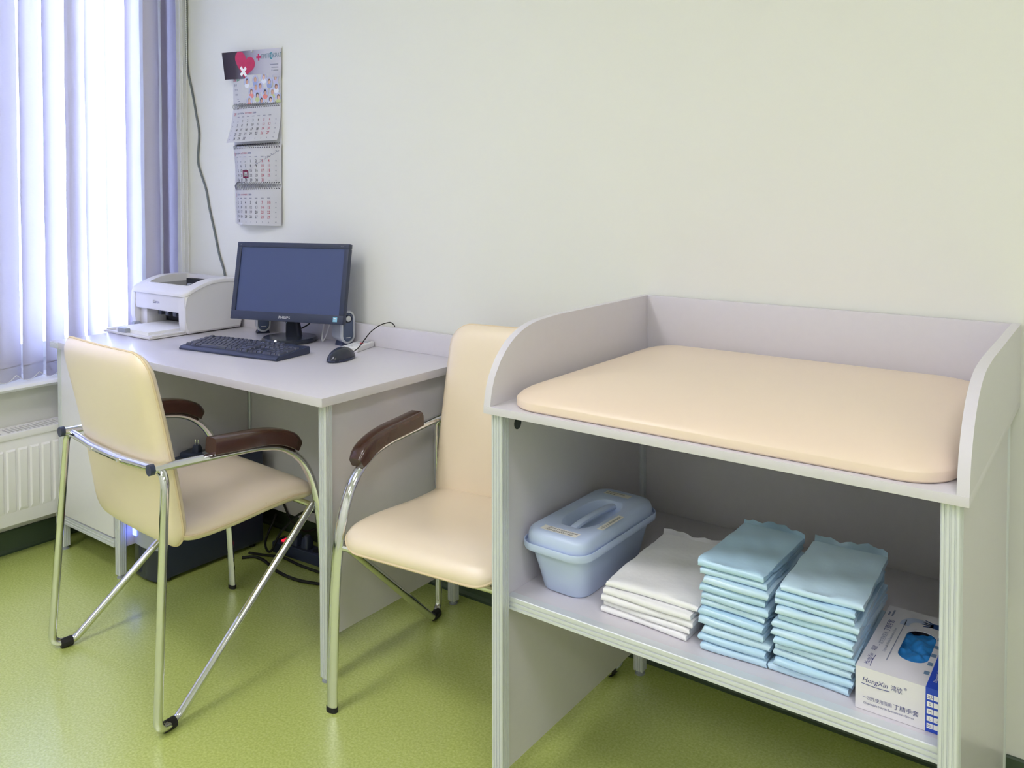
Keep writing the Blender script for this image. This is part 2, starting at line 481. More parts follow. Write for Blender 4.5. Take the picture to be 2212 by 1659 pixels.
dr = dobj('cupboard_door', lambda b: box(b, .151, .490, -.598, -.580, .131, .7235, .001), LAMW)
def rail(b):
    pts = [(-.600, .100), (-.600, .108), (-.5985, .109), (-.5985, .111), (-.600, .112), (-.600, .117), (-.5985, .118), (-.5985, .120), (-.600, .121), (-.600, .127), (-.578, .127), (-.578, .100)]
    prism(b, pts, lambda p, s: Vector((.493 if s else .148, p[0], p[1])))
dobj('bottom_rail', rail, ALU)

# ------------------------------------------------------------------ changing table
TX0, TX1, TY = 2.1277, 2.9961, -0.7051
TZ, TT, TS = 0.8372, 0.0155, 0.9942
ct = thing('changing_table', 'grey laminate baby changing table with raised guards and open shelf', 'changing table', (2.56, -0.36, 0))
def cobj(name, f, m, ang=35, label=None, parent=None):
    b = bmesh.new(); f(b)
    for v in b.verts: v.co -= Vector((2.56, -0.36, 0))
    return obj(name, b, m, parent or ct, ang=ang, label=label)
cobj('table_top', lambda b: box(b, TX0, TX1, TY, -.006, TZ-TT, TZ, .001), LAM)
gp = [(-.7041, TZ), (-.701, .855), (-.697, .872), (-.689, .893), (-.681, .906), (-.667, .926), (-.650, .943), (-.634, .956), (-.617, .966), (-.597, .975), (-.576, .982), (-.554, .987), (-.532, .990), (-.50, .992), (-.45, .9942), (-.006, .9942), (-.006, TZ)]
cobj('guard', lambda b: prism(b, gp, lambda p, s: Vector((TX0+.0165 if s else TX0, p[0], p[1]))), LAM)
cobj('guard', lambda b: prism(b, gp, lambda p, s: Vector((TX1 if s else TX1-.0165, p[0], p[1]))), LAM)
cobj('back_guard', lambda b: box(b, TX0+.0167, TX1-.0167, -.022, -.006, TZ, TS, .0008), LAM)
PXL0, PXL1, PXR0, PXR1 = 2.1385, 2.1655, 2.9575, 2.9845
for (x0, x1, y0, y1) in ((PXL0, PXL1, -.694, -.667), (PXR0, PXR1, -.694, -.667), (PXL0, PXL1, -.085, -.058), (PXR0, PXR1, -.085, -.058)):
    l = cobj('leg', lambda b: ribbed(b, x0, x1, y0, y1, .012, TZ-TT, groove=.0022, cr=.002), ALU)
    b = bmesh.new(); foot(b, (x0+x1)/2-2.56, (y0+y1)/2+.36)
    obj('leg_foot', b, GPL, l)
cobj('side_panel', lambda b: box(b, 2.1425, 2.1565, -.667, -.085, .080, TZ-TT), PANEL)
cobj('side_panel', lambda b: box(b, 2.9675, 2.9825, -.667, -.085, .080, TZ-TT), PANEL)
cobj('back_panel', lambda b: box(b, PXL1, PXR0, -.066, -.058, .400, TZ-TT), PANEL)
def rivet(b):
    cyl(b, (2.1566, -.627, .789), .0125, .0006, 'x', 20)
cobj('hole_cap', rivet, mat('dark_green_cap', (.035, .045, .04), .5))
cobj('shelf', lambda b: box(b, 2.1568, 2.9672, -.655, -.067, .424, .4418), LAM)
def srail(b):
    pts = [(-.662, .4155), (-.6655, .4165), (-.6655, .4215), (-.6632, .4222), (-.6632, .4242), (-.6655, .425), (-.6655, .4305), (-.6632, .4312), (-.6632, .4332), (-.6655, .434), (-.6655, .4412), (-.664, .4424), (-.645, .4424), (-.645, .4155)]
    prism(b, pts, lambda p, s: Vector((2.9672 if s else 2.1568, p[0], p[1])))
cobj('shelf_edge_profile', srail, ALU, ang=20)
cobj('corner_strip', lambda b: cyl(b, (2.1605, -.070, .442), .0025, .38, seg=8), ALU)

# mattress
def mattress():
    b = bmesh.new()
    x0, x1, y0, y1 = 2.166, 2.973, -.694, -.030
    w, d = x1-x0, y1-y0; cx, cy = (x0+x1)/2, (y0+y1)/2
    o = (cx, cy, TZ)
    rings = []
    def ring(ins, z, r): return [Vector((p[0], p[1], z)) for p in rrect(w-2*ins, d-2*ins, max(r-ins*.6, .02), 10)]
    rings.append(ring(.003, .001, .075)); rings.append(ring(0, .004, .075)); rings.append(ring(0, .0165, .075)); rings.append(ring(.0012, .0185, .075))
    for k in range(1, 15):
        t = k/14
        ins = .0012+.30*t**1.5
        z = .0185+.046*(1-(1-min(1, t*1.05))**2.1)
        rings.append(ring(ins, z, .075+.05*t))
    loft(b, rings)
    t = obj('changing_mat', b, BEIGE2, None, ang=40)
    t.location = o
    tag(t, 'beige padded changing mat lying inside the guards of the changing table', 'changing mat')
mattress()

# ------------------------------------------------------------------ cushions and chairs
def cushion(prof, w, h, rt_, rb_, T, k=5.0, conc=0.0, dips=(), nu=26, nv=34, bulge=1.0):
    """prof(v) -> (y, z, ny, nz); v from 0 (bottom/back) to h; returns bmesh and rim points"""
    b = bmesh.new()
    def hw(v):
        for (e, r) in ((v, rb_), (h-v, rt_)):
            if e < r: return w/2-r+math.sqrt(max(0, r*r-(r-e)**2))
        return w/2
    us = [math.sin(math.pi/2*(-1+2*i/nu)) for i in range(nu+1)]
    vs = [h/2*(1+math.sin(math.pi/2*(-1+2*j/nv))) for j in range(nv+1)]
    def P(a, v, side):
        bb = 2*v/h-1
        e = max(0, (1-abs(a)**k)*(1-abs(bb)**k))**.5
        t = T/2*e
        if side > 0:
            for (v0, dep, wd) in dips: t *= 1-dep*math.exp(-((v-v0)/wd)**2)
            t *= bulge
        y, z, ny, nz = prof(v)
        x = a*hw(v)
        return Vector((x, y+ny*t*side+conc*(2*x/w)**2, z+nz*t*side))
    top = [[b.verts.new(P(a, v, 1)) for a in us] for v in vs]
    bot = [[top[j][i] if i in (0, nu) or j in (0, nv) else b.verts.new(P(us[i], vs[j], -1)) for i in range(nu+1)] for j in range(nv+1)]
    for j in range(nv):
        for i in range(nu):
            b.faces.new((top[j][i], top[j][i+1], top[j+1][i+1], top[j+1][i]))
            b.faces.new((bot[j][i], bot[j+1][i], bot[j+1][i+1], bot[j][i+1]))
    rim = [top[j][nu].co.copy() for j in range(nv+1)]+[top[nv][i].co.copy() for i in range(nu-1, -1, -1)]+[top[j][0].co.copy() for j in range(nv-1, -1, -1)]+[top[0][i].co.copy() for i in range(1, nu)]
    seams = [[P(-.985+1.97*i/40, v0, 1) for i in range(41)] for (v0, dep, wd) in dips]
    return b, rim, seams
def spline_prof(pts):
    P = catmull([Vector((0, p[0], p[1])) for p in pts], 10)
    L = [0]
    for a, c in zip(P, P[1:]): L.append(L[-1]+(c-a).length)
    def f(v, sgn):
        v = max(0, min(L[-1]-1e-6, v))
        i = 0
        while L[i+1] < v: i += 1
        t = (v-L[i])/(L[i+1]-L[i]); p = P[i].lerp(P[i+1], t)
        a = P[max(0, i-1)]; c = P[min(len(P)-1, i+2)]
        d = (c-a).normalized()
        return p.y, p.z, sgn*d.z, -sgn*d.y
    return f, L[-1]
def make_chair(label, loc, rz):
    t = thing('armchair', label, 'chair', loc, rz, None)
    # backrest: outline runs from below the seat up to the top edge
    f, h = spline_prof([(-.150, .386), (-.156, .44), (-.168, .52), (-.186, .62), (-.207, .72), (-.230, .82), (-.246, .885)])
    b, rim, sm = cushion(lambda v: f(v, 1), .456, h, .062, .060, .052, k=10, conc=.010, dips=((.287, .10, .004), ))
    back = obj('backrest', b, BEIGE, t, ang=70)
    b = bmesh.new(); tube(b, rim, .0032, 6, closed=True); obj('piping', b, PIPE, back)
    b = bmesh.new(); tube(b, sm[0], .0013, 6); obj('seam', b, PIPE, back)
    f2, h2 = spline_prof([(-.150, .424), (-.10, .416), (0, .420), (.10, .430), (.19, .434), (.245, .424), (.272, .405)])
    b, rim, sm = cushion(lambda v: f2(v, -1), .456, h2, .07, .02, .056, k=8, conc=0, dips=((.243, .12, .006), ))
    sag = lambda p: .010*math.exp(-((p.x/.13)**2+((p.y-.04)/.12)**2))
    for v in b.verts: v.co.z -= sag(v.co)   # soft sag in the middle of the seat
    for p in sm[0]: p.z -= sag(p)
    seat = obj('seat', b, BEIGE, t, ang=70)
    b = bmesh.new(); tube(b, rim, .0035, 6, closed=True); obj('piping', b, PIPE, seat)
    b = bmesh.new(); tube(b, sm[0], .0013, 6); obj('seam', b, PIPE, seat)
    arm_pts = None
    for s in (-1, 1):
        pts = [(.243*s, .272, .006), (.2455*s, .262, .20), (.248*s, .246, .36), (.249*s, .226, .455), (.250*s, .188, .532), (.250*s, .130, .581), (.250*s, .060, .601), (.250*s, -.04, .608), (.249*s, -.232, .616)]
        cp = catmull(pts, 7)
        b = bmesh.new(); tube(b, cp, (.0155, .0095), 12, ref=(1, 0, 0))
        af = obj('arm_frame', b, CHROME, t)
        b = bmesh.new(); cyl(b, (.249*s, -.231, .616), .0135, -.012, 'y', 14); obj('end_cap', b, BLKP, af)
        b = bmesh.new(); tube(b, [(.243*s, .272, 0.0), (.243*s, .272, .012)], (.0165, .0105), 12, ref=(1, 0, 0)); obj('foot_cap', b, RUB, af)
        # wooden armrest pad follows the top of the tube
        path = catmull([(.250*s, -.085, .612), (.250*s, -.02, .608), (.250*s, .060, .6025), (.250*s, .115, .589), (.250*s, .160, .564)], 6)
        rings = []
        n = len(path)
        for i, p in enumerate(path):
            d = (path[min(i+1, n-1)]-path[max(i-1, 0)]).normalized()
            nn = Vector((1, 0, 0)).cross(d).normalized()
            if nn.z < 0: nn = -nn
            q = i/(n-1)
            th = .038 if q < .8 else .038-.012*((q-.8)/.2)**2
            th0 = .0085; wd = .0245 if q < .85 else .0245-.004*((q-.85)/.15)**2
            sec = []
            for (a, c) in ((-1, 0), (-.9, -.06), (.9, -.06), (1, 0), (1, .72), (.86, .93), (.6, 1), (-.6, 1), (-.86, .93), (-1, .72)):
                sec.append(p+Vector((a*wd, 0, 0))+nn*(th0+c*th))
            rings.append(sec)
        b = bmesh.new(); loft(b, rings)
        bmesh.ops.bevel(b, geom=[e for e in b.edges if len(e.link_faces) == 2 and e.calc_face_angle(0) > 1.2], offset=.004, segments=2, affect='EDGES')
        obj('armrest', b, WOOD, t, ang=45)
    # one bent tube: diagonal - rear foot - rear leg - crossbar behind the back - and down again
    half = [(.236, .232, .398), (.282, -.200, .012), (.297, -.252, .018), (.274, -.214, .612), (.150, -.217, .605), (.085, -.223, .603)]
    pts = [Vector((-x, y, z)) for x, y, z in half]+[Vector((x, y, z)) for x, y, z in half[::-1]]
    rads = [.020, .030, .040, .2, .2, .2, .2, .040, .030, .020]
    b = bmesh.new(); tube(b, fillet(pts, rads, 6), .0105, 12)
    rf = obj('rear_frame', b, CHROME, t)
    for s in (-1, 1):
        b = bmesh.new(); tube(b, [(.2835*s, -.203, .0138), (.2865*s, -.233, .0132)], (.0132, .0132), 10)
        obj('glide', b, RUB, rf)
        b = bmesh.new(); cyl(b, (.075*s, -.2255, .603), .005, -.012, 'y', 8); obj('screw', b, CHROME, rf)
    b = bmesh.new(); tube(b, [(-.248, .236, .392), (.248, .236, .392)], .0085, 10)
    obj('front_crossbar', b, CHROME, t)
    for s in (-1, 1): obj('seat_bracket', BX(.10*s-.012, .10*s+.012, .05, .24, .385, .398), CHROME, t)
    return t
make_chair('beige armchair with its back turned, pushed in at the desk', (1.094, -.700, 0), -.065)
make_chair('beige armchair facing out between the desk and the changing table', (1.833, -.364, 0), 3.243)

# ------------------------------------------------------------------ monitor
a = .2955
mon = thing('computer_monitor', 'black widescreen computer monitor with blank screen on the desk', 'monitor', (.812, -.130, .75), a)
b = bmesh.new()
rings = [[Vector((x*.098, y*.098, z)) for x, y in [(math.cos(2*math.pi*i/36), .92*math.sin(2*math.pi*i/36)) for i in range(36)]] for z in (0, )]
def disc(r, z): return [Vector((r*math.cos(2*math.pi*i/36), .92*r*math.sin(2*math.pi*i/36), z)) for i in range(36)]
loft(b, [disc(.094, 0), disc(.098, .003), disc(.098, .010), disc(.092, .016), disc(.05, .019)])
obj('stand_base', b, BLKG, mon)
b = bmesh.new(); loft(b, [[Vector((p[0]+.014, p[1]+dy_, z)) for p in rrect(w, .030, .010, 4)] for z, w, dy_ in ((.014, .060, .006), (.06, .050, .0), (.16, .050, -.005))])
obj('stand_neck', b, BLKG, mon)
tilt = .1782
head = Matrix.Translation((0.030, -.0485, .2130)) @ Matrix.Rotation(-tilt, 4, 'X')
def mobj(name, b, m, parent=mon, **k):
    for v in b.verts: v.co = head @ v.co
    return obj(name, b, m, parent, **k)
MW, MH = .4483/2, .2708/2
b = bmesh.new()
bz, bb = .0175, .030
for (x0, x1, z0, z1) in ((-MW, MW, MH-bz, MH), (-MW, MW, -MH, -MH+bb), (-MW, -MW+bz, -MH+bb, MH-bz), (MW-bz, MW, -MH+bb, MH-bz)):
    box(b, x0, x1, 0, .022, z0, z1, .002)
mobj('bezel', b, BLKP)
SCR = mat('hazed_screen', (.050, .075, .20), .42, spec=.6)  # blue base colour paints in the window haze reflected by the screen
scr = mobj('screen', BX(-MW+bz-.001, MW-bz+.001, .004, .012, -MH+bb-.001, MH-bz+.001), SCR)
b = bmesh.new(); loft(b, [[Vector((p[0], y, p[1])) for p in rrect(2*MW-i, 2*MH-i, .012, 4)] for y, i in ((.020, .004), (.025, .05), (.050, .20))])
mobj('back_housing', b, BLKP)
f = plane_map((0, -.0003, -MH+.0095), (1, 0, 0), (0, 0, 1)); b = bmesh.new(); text(b, 'PHILIPS', .0125, -.004, 0, f, 'c', sx=1.15)
mobj('brand_lettering', b, mat('print_white', (.85, .87, .9), .5), smooth=False)
b = bmesh.new(); text(b, '20"', .006, -MW+.012, 2*MH-.021, f); text(b, 'HDMI', .005, MW-.032, 2*MH-.020, f)
mobj('corner_print', b, mat('print_grey', (.25, .28, .36), .5), smooth=False)
b = BX(MW-.038, MW-.022, -.0006, 0, -MH+.008, -MH+.024); mobj('energy_sticker', b, mat('sticker_cyan', (.22, .55, .75), .5))
b = bmesh.new(); fs = plane_map((MW-.038, -.0008, -MH+.008), (1, 0, 0), (0, 0, 1)); quad(b, fs, .003, .013, .009, .013); quad(b, fs, .003, .013, .003, .005)
mobj('sticker_print', b, PAPER, smooth=False)
b = bmesh.new(); cyl(b, (.002, -.088, .012), .0035, .002, (0, -.7, .7), 10); obj('power_light', b, mat('white_led', (1, 1, 1), .5, emit=(1, .98, .9), estr=6), mon)
# monitor cable
b = bmesh.new(); tube(b, catmull([(.05, .005, .110), (.075, .015, .088), (.066, .022, .062), (.030, .028, .042), (-.010, .045, .026), (-.06, .085, .012)], 8), .0025, 8)
obj('signal_cable', b, RUB, mon)
# white cable loop hanging behind the monitor
o = obj('white_cable', to_mesh('white_cable', tube(bmesh.new(), catmull([(-.015, .008, .085), (-.010, .0, .055), (-.004, -.012, .022), (.006, -.022, .003), (.014, -.022, .0035), (.018, -.012, .024), (.022, -.002, .058), (.024, .006, .090)], 8), .0022, 8), WPL), None)
o.location = (.905, -.048, .7515)
tag(o, 'thin white cable looping down beneath the monitor', 'cable')

# ------------------------------------------------------------------ speakers
def speaker(label, loc, rz):
    t = thing('computer_speaker', label, 'speaker', loc, rz, None)
    def cap(w, h, y, n=10, z0=.0):
        r = w/2
        out = []
        for i in range(n+1): out.append(Vector((r*math.cos(math.pi*i/n), y, z0+h/2-r+r*math.sin(math.pi*i/n))))
        for i in range(n+1): out.append(Vector((r*math.cos(math.pi+math.pi*i/n), y, z0-h/2+r+r*math.sin(math.pi+math.pi*i/n))))
        return out
    zc = .062
    b = bmesh.new(); loft(b, [cap(w, h, y, z0=zc) for w, h, y in ((.030, .08, .075), (.046, .10, .066), (.052, .109, .04), (.052, .111, .004))])
    obj('cabinet', b, GPL, t)
    b = bmesh.new(); loft(b, [cap(w, h, y, z0=zc) for w, h, y in ((.052, .111, .006), (.053, .113, 0), (.050, .109, -.003), (.040, .099, -.003), (.039, .098, .001))], False, False)
    obj('rim', b, mat('silver_plastic', (.62, .65, .70), .3, metal=.3), t)
    b = bmesh.new(); loft(b, [cap(w, h, y, z0=zc) for w, h, y in ((.0395, .0985, .001), (.036, .094, -.002))], False, True)
    obj('front_face', b, mat('speaker_blue_grey', (.085, .115, .20), .3), t)
    b = bmesh.new(); cyl(b, (0, -.0015, zc+.029), .0145, -.004, 'y', 24, .0135); d = obj('driver_ring', b, BLKG, t)
    b = bmesh.new(); cyl(b, (0, -.0050, zc+.029), .0105, -.003, 'y', 24, .006); obj('cone', b, mat('silver_cone', (.72, .74, .76), .25, metal=.5), d)
    b = bmesh.new(); quad(b, plane_map((0, -.0022, zc-.036), (1, 0, 0), (0, 0, 1)), -.009, .009, 0, .0018); obj('badge', b, PAPER, t, smooth=False)
    b = bmesh.new(); prism(b, [(-.024, 0), (.024, 0), (.016, .018), (-.016, .018)], lambda p, s: Vector((p[0], .045 if s else .004, p[1]))); obj('stand', b, BLKP, t)
speaker('blue-grey desktop speaker with silver rim, beside the right edge of the monitor', (1.042, -.070, .75), R(79))
speaker('blue-grey desktop speaker with silver rim, half hidden behind the monitor next to the printer', (.607, -.085, .75), R(60))

# ------------------------------------------------------------------ keyboard
kb = thing('keyboard', 'black full-size computer keyboard lying in front of the monitor', 'keyboard', (.8474, -.3457, .75), .1347)
KW, KD = .4406, .150
pr = [(-KD/2, .001), (-KD/2-.001, .006), (-KD/2+.006, .0125), (-KD/2+.020, .0135), (KD/2-.012, .024), (KD/2-.003, .024), (KD/2, .019), (KD/2, .004), (KD/2-.004, .0), (-KD/2+.003, 0)]
b = prism(bmesh.new(), pr, lambda p, s: Vector((KW/2 if s else -KW/2, p[0], p[1])))
bmesh.ops.bevel(b, geom=[e for e in b.edges if abs(abs(e.verts[0].co.x)-KW/2) < 1e-6 and abs(abs(e.verts[1].co.x)-KW/2) < 1e-6 and e.verts[0].co.x*e.verts[1].co.x > 0], offset=.004, segments=2, affect='EDGES')
obj('case', b, BLKP, kb, ang=40)
U = .0187
keymesh = {}
def key(w, h=1):
    if (w, h) not in keymesh:
        W, H = w*U-.0016, h*U-.0016
        r = [[Vector((p[0], p[1]+o, z)) for p in rrect(W-i, H-i, .0015, 1)] for z, i, o in ((0, 0, 0), (.004, .001, 0), (.0078, .0055, .0006))]
        keymesh[(w, h)] = to_mesh('key', loft(bmesh.new(), r, False), mat('key_plastic', (.050, .058, .105), .32))  # key sheen is painted in as a lighter, bluer base colour
    return keymesh[(w, h)]
rows = []
x = 0
rows.append((0, [(1, 1)]+[(None, 1)]+[(1, 1)]*4+[(None, .5)]+[(1, 1)]*4+[(None, .5)]+[(1, 1)]*4+[(None, .25)]+[(1, 1)]*3))
rows.append((1.25, [(1, 1)]*13+[(2, 1)]+[(None, .25)]+[(1, 1)]*3+[(None, .25)]+[(1, 1)]*4))
rows.append((2.25, [(1.5, 1)]+[(1, 1)]*12+[(1.5, 1)]+[(None, .25)]+[(1, 1)]*3+[(None, .25)]+[(1, 1)]*3+[(1, 2)]))
rows.append((3.25, [(1.75, 1)]+[(1, 1)]*11+[(2.25, 1)]+[(None, .25)]+[(None, 3)]+[(None, .25)]+[(1, 1)]*3))
rows.append((4.25, [(2.25, 1)]+[(1, 1)]*10+[(2.75, 1)]+[(None, .25)]+[(None, 1), (1, 1), (None, 1)]+[(None, .25)]+[(1, 1)]*3+[(1, 2)]))
rows.append((5.25, [(1.25, 1)]*3+[(6.25, 1)]+[(1.25, 1)]*4+[(None, .25)]+[(1, 1)]*3+[(None, .25)]+[(2, 1), (1, 1)]))
slope = math.atan2(.024-.0135, KD-.032)
for ry, items in rows:
    x = -22.5/2
    for w, hh in items:
        if w is None: x += hh; continue
        cy = .058-(ry+.5+(hh-1)/2)*U*.98
        cx = (x+w/2)*U
        z = .0135+(cy+KD/2-.020)*math.tan(slope)
        obj('key', key(w, hh), None, kb, loc=(cx, cy, z-.001), rot=(slope, 0, 0))
        x += w

# ------------------------------------------------------------------ mouse
ms = thing('computer_mouse', 'black computer mouse on the desk beside the keyboard', 'mouse', (1.212, -.255, .75), R(12))
def mouse_body(w, l, h, z0, inset=0.0):
    rings = []
    n = 14
    for i in range(n+1):
        t = i/n
        y = -l/2+l*t
        e = math.sqrt(max(.0, 1-abs(2*t-1)**2.6))
        ww = (w/2)*max(.02, e)*(1-.12*math.sin(math.pi*t))
        hh = h*max(.10, e**.9)*(.62+.46*math.sin(math.pi*(1-t)*.82+.35))
        rings.append([Vector((ww*math.copysign(abs(math.cos(a_))**.8, math.cos(a_)), y, z0+hh*math.sin(a_)**.85 if math.sin(a_) > 0 else z0)) for a_ in [math.pi*k/14 for k in range(15)]])
    b = bmesh.new(); loft(b, rings, True, True)
    return b
obj('shell', mouse_body(.062, .120, .036, .0015), BLKG, ms, ang=60)
b = bmesh.new(); loft(b, [[Vector((.032*s*math.cos(t_), .060*s*math.sin(t_), z)) for t_ in [2*math.pi*k/24 for k in range(24)]] for z, s in ((0, .92), (.004, 1.0), (.0075, .99))]); obj('base', b, BLKP, ms)
b = bmesh.new(); cyl(b, (-.003, .030, .0255), .008, .006, 'x', 16); obj('wheel', b, RUB, ms)
bpy.context.view_layer.update()
im = ms.matrix_world.inverted() if False else (Matrix.Translation((1.212, -.255, .75)) @ Matrix.Rotation(R(12), 4, 'Z')).inverted()
cp = [(1.2005, -.203, .762), (1.203, -.175, .774), (1.201, -.150, .792), (1.197, -.115, .816), (1.198, -.075, .833), (1.201, -.035, .838), (1.204, -.018, .831), (1.203, -.008, .815), (1.203, -.007, .77)]
b = bmesh.new(); tube(b, catmull([im @ Vector(p) for p in cp], 8), .0017, 8); obj('mouse_cable', b, RUB, ms)

# ------------------------------------------------------------------ remote control
rc = thing('remote_control', 'white remote control with red button lying behind the mouse', 'remote control', (1.120, -.096, .75), R(18))
b = BX(-.029, .029, -.060, .058, 0, .018, .004, 3); obj('body', b, WPL, rc)
obj('display', BX(-.021, .021, .024, .048, .0178, .0186), GPL, rc)
b = bmesh.new(); cyl(b, (.008, .008, .0178), .006, .002, seg=14); obj('red_button', b, mat('red_plastic', (.6, .03, .05), .4), rc)
for i, (bx_, by_) in enumerate(((-.012, .008), (-.012, -.012), (.008, -.012), (-.012, -.032), (.008, -.032), (-.002, -.048))):
    b = BX(bx_-.006, bx_+.006, by_-.005, by_+.005, .0178, .0195, .001); obj('button', b, mat('pale_button', (.66, .67, .70), .5), rc)

# ------------------------------------------------------------------ printer
PX, PW, PD = .235, .372, .245
prn = thing('laser_printer', 'white compact laser printer with open paper tray on the desk', 'printer', (PX, -.160, .75))
hw = PW/2
yf, yb = -.122, .122
def ptop(y):   # top line of the housing
    t = (y-yf)/(yb-yf)
    return .152+.043*math.sin(min(1, t*1.7)*math.pi/2)-.004*max(0, t-.75)*4
def side_outline(top=True, z0=.004):
    pts = [(yf+.012, z0), (yf+.004, .012), (yf-.001, .05), (yf-.002, .10), (yf-.001, ptop(yf)-.010)]
    for i in range(2, 11):
        y = yf+(yb-yf)*i/10
        pts.append((y, ptop(y)-.008))
    pts += [(yb+.002, .10), (yb, .04), (yb-.010, z0)]
    return pts
def side(x0, x1, name='side_cover'):
    b = prism(bmesh.new(), side_outline(), lambda p, s: Vector((x1 if s else x0, p[0], p[1])))
    outer = x1 if abs(x1) > abs(x0) else x0
    es = [e for e in b.edges if abs(e.verts[0].co.x-outer) < 1e-6 and abs(e.verts[1].co.x-outer) < 1e-6]
    bmesh.ops.bevel(b, geom=es, offset=.007, segments=3, affect='EDGES')
    return obj(name, b, PRN, prn, ang=50)
side(hw-.045, hw); side(-hw, -hw+.030)
# top frame with a recessed output bin
def topz(x, y): return ptop(y)
nx_ = 12
b = bmesh.new()
out_pts = rrect(PW+.004, PD+.012, .03, 5)
inn = rrect(PW-.105, .172, .012, 5, cx=-.005, cy=.012)
def pz(p, dz): return Vector((p[0], p[1], ptop(max(yf, min(yb, p[1])))+dz))
n_ = len(out_pts)
# resample long sides so the curved top is followed
def resample(pts, per=5):
    out = []
    for i in range(len(pts)):
        a_, c_ = Vector((*pts[i], 0)), Vector((*pts[(i+1) % len(pts)], 0))
        k_ = per if (c_-a_).length > .04 else 1
        for j in range(k_): q = a_.lerp(c_, j/k_); out.append((q.x, q.y))
    return out
out_pts, inn = resample(out_pts, 8), resample(inn, 8)
ins = [(p[0]*.985, p[1]*.975) for p in out_pts]
rings = [[pz(p, -.014) for p in ins], [pz(p, -.012) for p in out_pts], [pz(p, -.004) for p in out_pts], [pz(p, .0) for p in ins], [pz(p, .0) for p in inn], [Vector((p[0], p[1], min(ptop(p[1])-.004, .148+max(0, -p[1])*.22))) for p in inn]]
loft(b, rings, False, False)
obj('top_cover', b, PRN, prn, ang=40)
# output bin floor, sloping down to the back
b = bmesh.new()
xa, xb_ = -.005-(PW-.105)/2, -.005+(PW-.105)/2
g = [(x_, y_, z_) for y_, z_ in ((-.074, .158), (.0, .132), (.096, .114)) for x_ in (xa, xb_)]
v = [b.verts.new(p) for p in g]
for i in (0, 2): b.faces.new((v[i], v[i+1], v[i+3], v[i+2]))
obj('output_bin_floor', b, mat('printer_grey', (.30, .30, .32), .5), prn)
for x_ in (xa, xb_-.002): obj('output_bin_wall', BX(x_, x_+.002, -.074, .097, .10, .166), mat('printer_grey2', (.42, .42, .43), .5), prn)
obj('output_slot', BX(xa+.02, xb_-.002, .075, .097, .113, .176), DARK, prn)
for i in range(5): obj('output_roller', cyl(bmesh.new(), (xa+.04+i*.045, .072, .150), .008, .02, 'x', 10), GPL, prn)
obj('bin_lip', BX(xa-.004, xb_+.004, -.080, -.072, .163, .173, .002), PRN, prn)
fp = prism(bmesh.new(), [(yf+.012, .076), (yf+.004, .079), (yf+.001, .090), (yf+.001, .138), (yf+.006, .144), (yf+.03, .144), (yf+.03, .076)], lambda p, s: Vector((hw-.044 if s else -hw+.031, p[0], p[1])))
fpo = obj('front_panel', fp, PRN, prn)
b = bmesh.new(); text(b, 'Canon', .0165, -.01, .104, plane_map((0, yf+.0008, 0), (1, 0, 0), (0, 0, 1)), 'c'); obj('brand_lettering', b, INKB, fpo, smooth=False)
obj('rear_housing', BX(-hw+.030, hw-.045, yb-.03, yb, .004, .17, .002), PRN, prn)
obj('bottom_plate', BX(-hw+.030, hw-.045, yf+.01, yb-.03, .002, .0078), PRN, prn)
b = BX(-hw+.085, hw-.048, -.02, -.015, .012, .149); obj('paper_cavity', b, DARK, prn)
b = BX(-hw+.031, -hw+.075, -.100, -.02, .012, .076, .002); obj('inner_cheek', b, PRN, prn)
for i in range(4): obj('feed_guide', BX(-hw+.10+i*.05, -hw+.125+i*.05, -.07, -.022, .050, .074, .003), mat('mechanism_grey', (.06, .07, .10), .4), prn)
# tray
tr = prism(bmesh.new(), [(-.135, .004), (.165, .004), (.160, .010), (-.130, .010)], lambda p, s: Vector((p[0], (-.255+(.012 if abs(p[0]) > 0 else 0)) if s else yf+.012, p[1]+(.001 if s else 0))))
b = bmesh.new()
box(b, -.140, .172, -.250, yf+.010, .002, .008, .002); box(b, .150, .172, -.246, yf+.010, .008, .015, .003); box(b, -.140, -.120, -.246, yf+.010, .008, .015, .003); box(b, -.140, .172, -.256, -.238, .002, .010, .003)
tr.free()
tray = obj('paper_tray', b, PRN, prn)
obj('paper_stop', BX(-.050, .004, -.252, -.232, .0075, .026, .003), GPL, tray)
obj('tray_hinge', BX(-.165, -.142, yf-.012, yf+.015, .004, .022, .004), GPL, tray)
b = bmesh.new(); box(b, -.112, .108, -.105, .105, 0, .012)
ps = obj('paper_stack', b, PAPER, None, smooth=False)
ps.location = (PX+.016, -.2865, .7580)
tag(ps, 'thin stack of white printer paper lying in the open printer tray', 'paper')

# ------------------------------------------------------------------ wall cable
wc = [(-.032, 2.60), (-.032, 2.076), (-.020, 1.997), (-.008, 1.938), (.010, 1.802), (.048, 1.684), (.075, 1.587), (.093, 1.511), (.082, 1.406), (.103, 1.349), (.138, 1.282), (.159, 1.207), (.192, 1.113), (.222, 1.021), (.257, .944), (.265, .84), (.25, .76)]
b = bmesh.new(); tube(b, catmull([(max(.0125, x_), -.0055, z_) for x_, z_ in wc], 6), .0042, 8)
o = obj('wall_cable', b, mat('grey_cable', (.16, .18, .19), .5), None)
tag(o, 'dark grey cable running down the wall corner to the printer', 'cable')

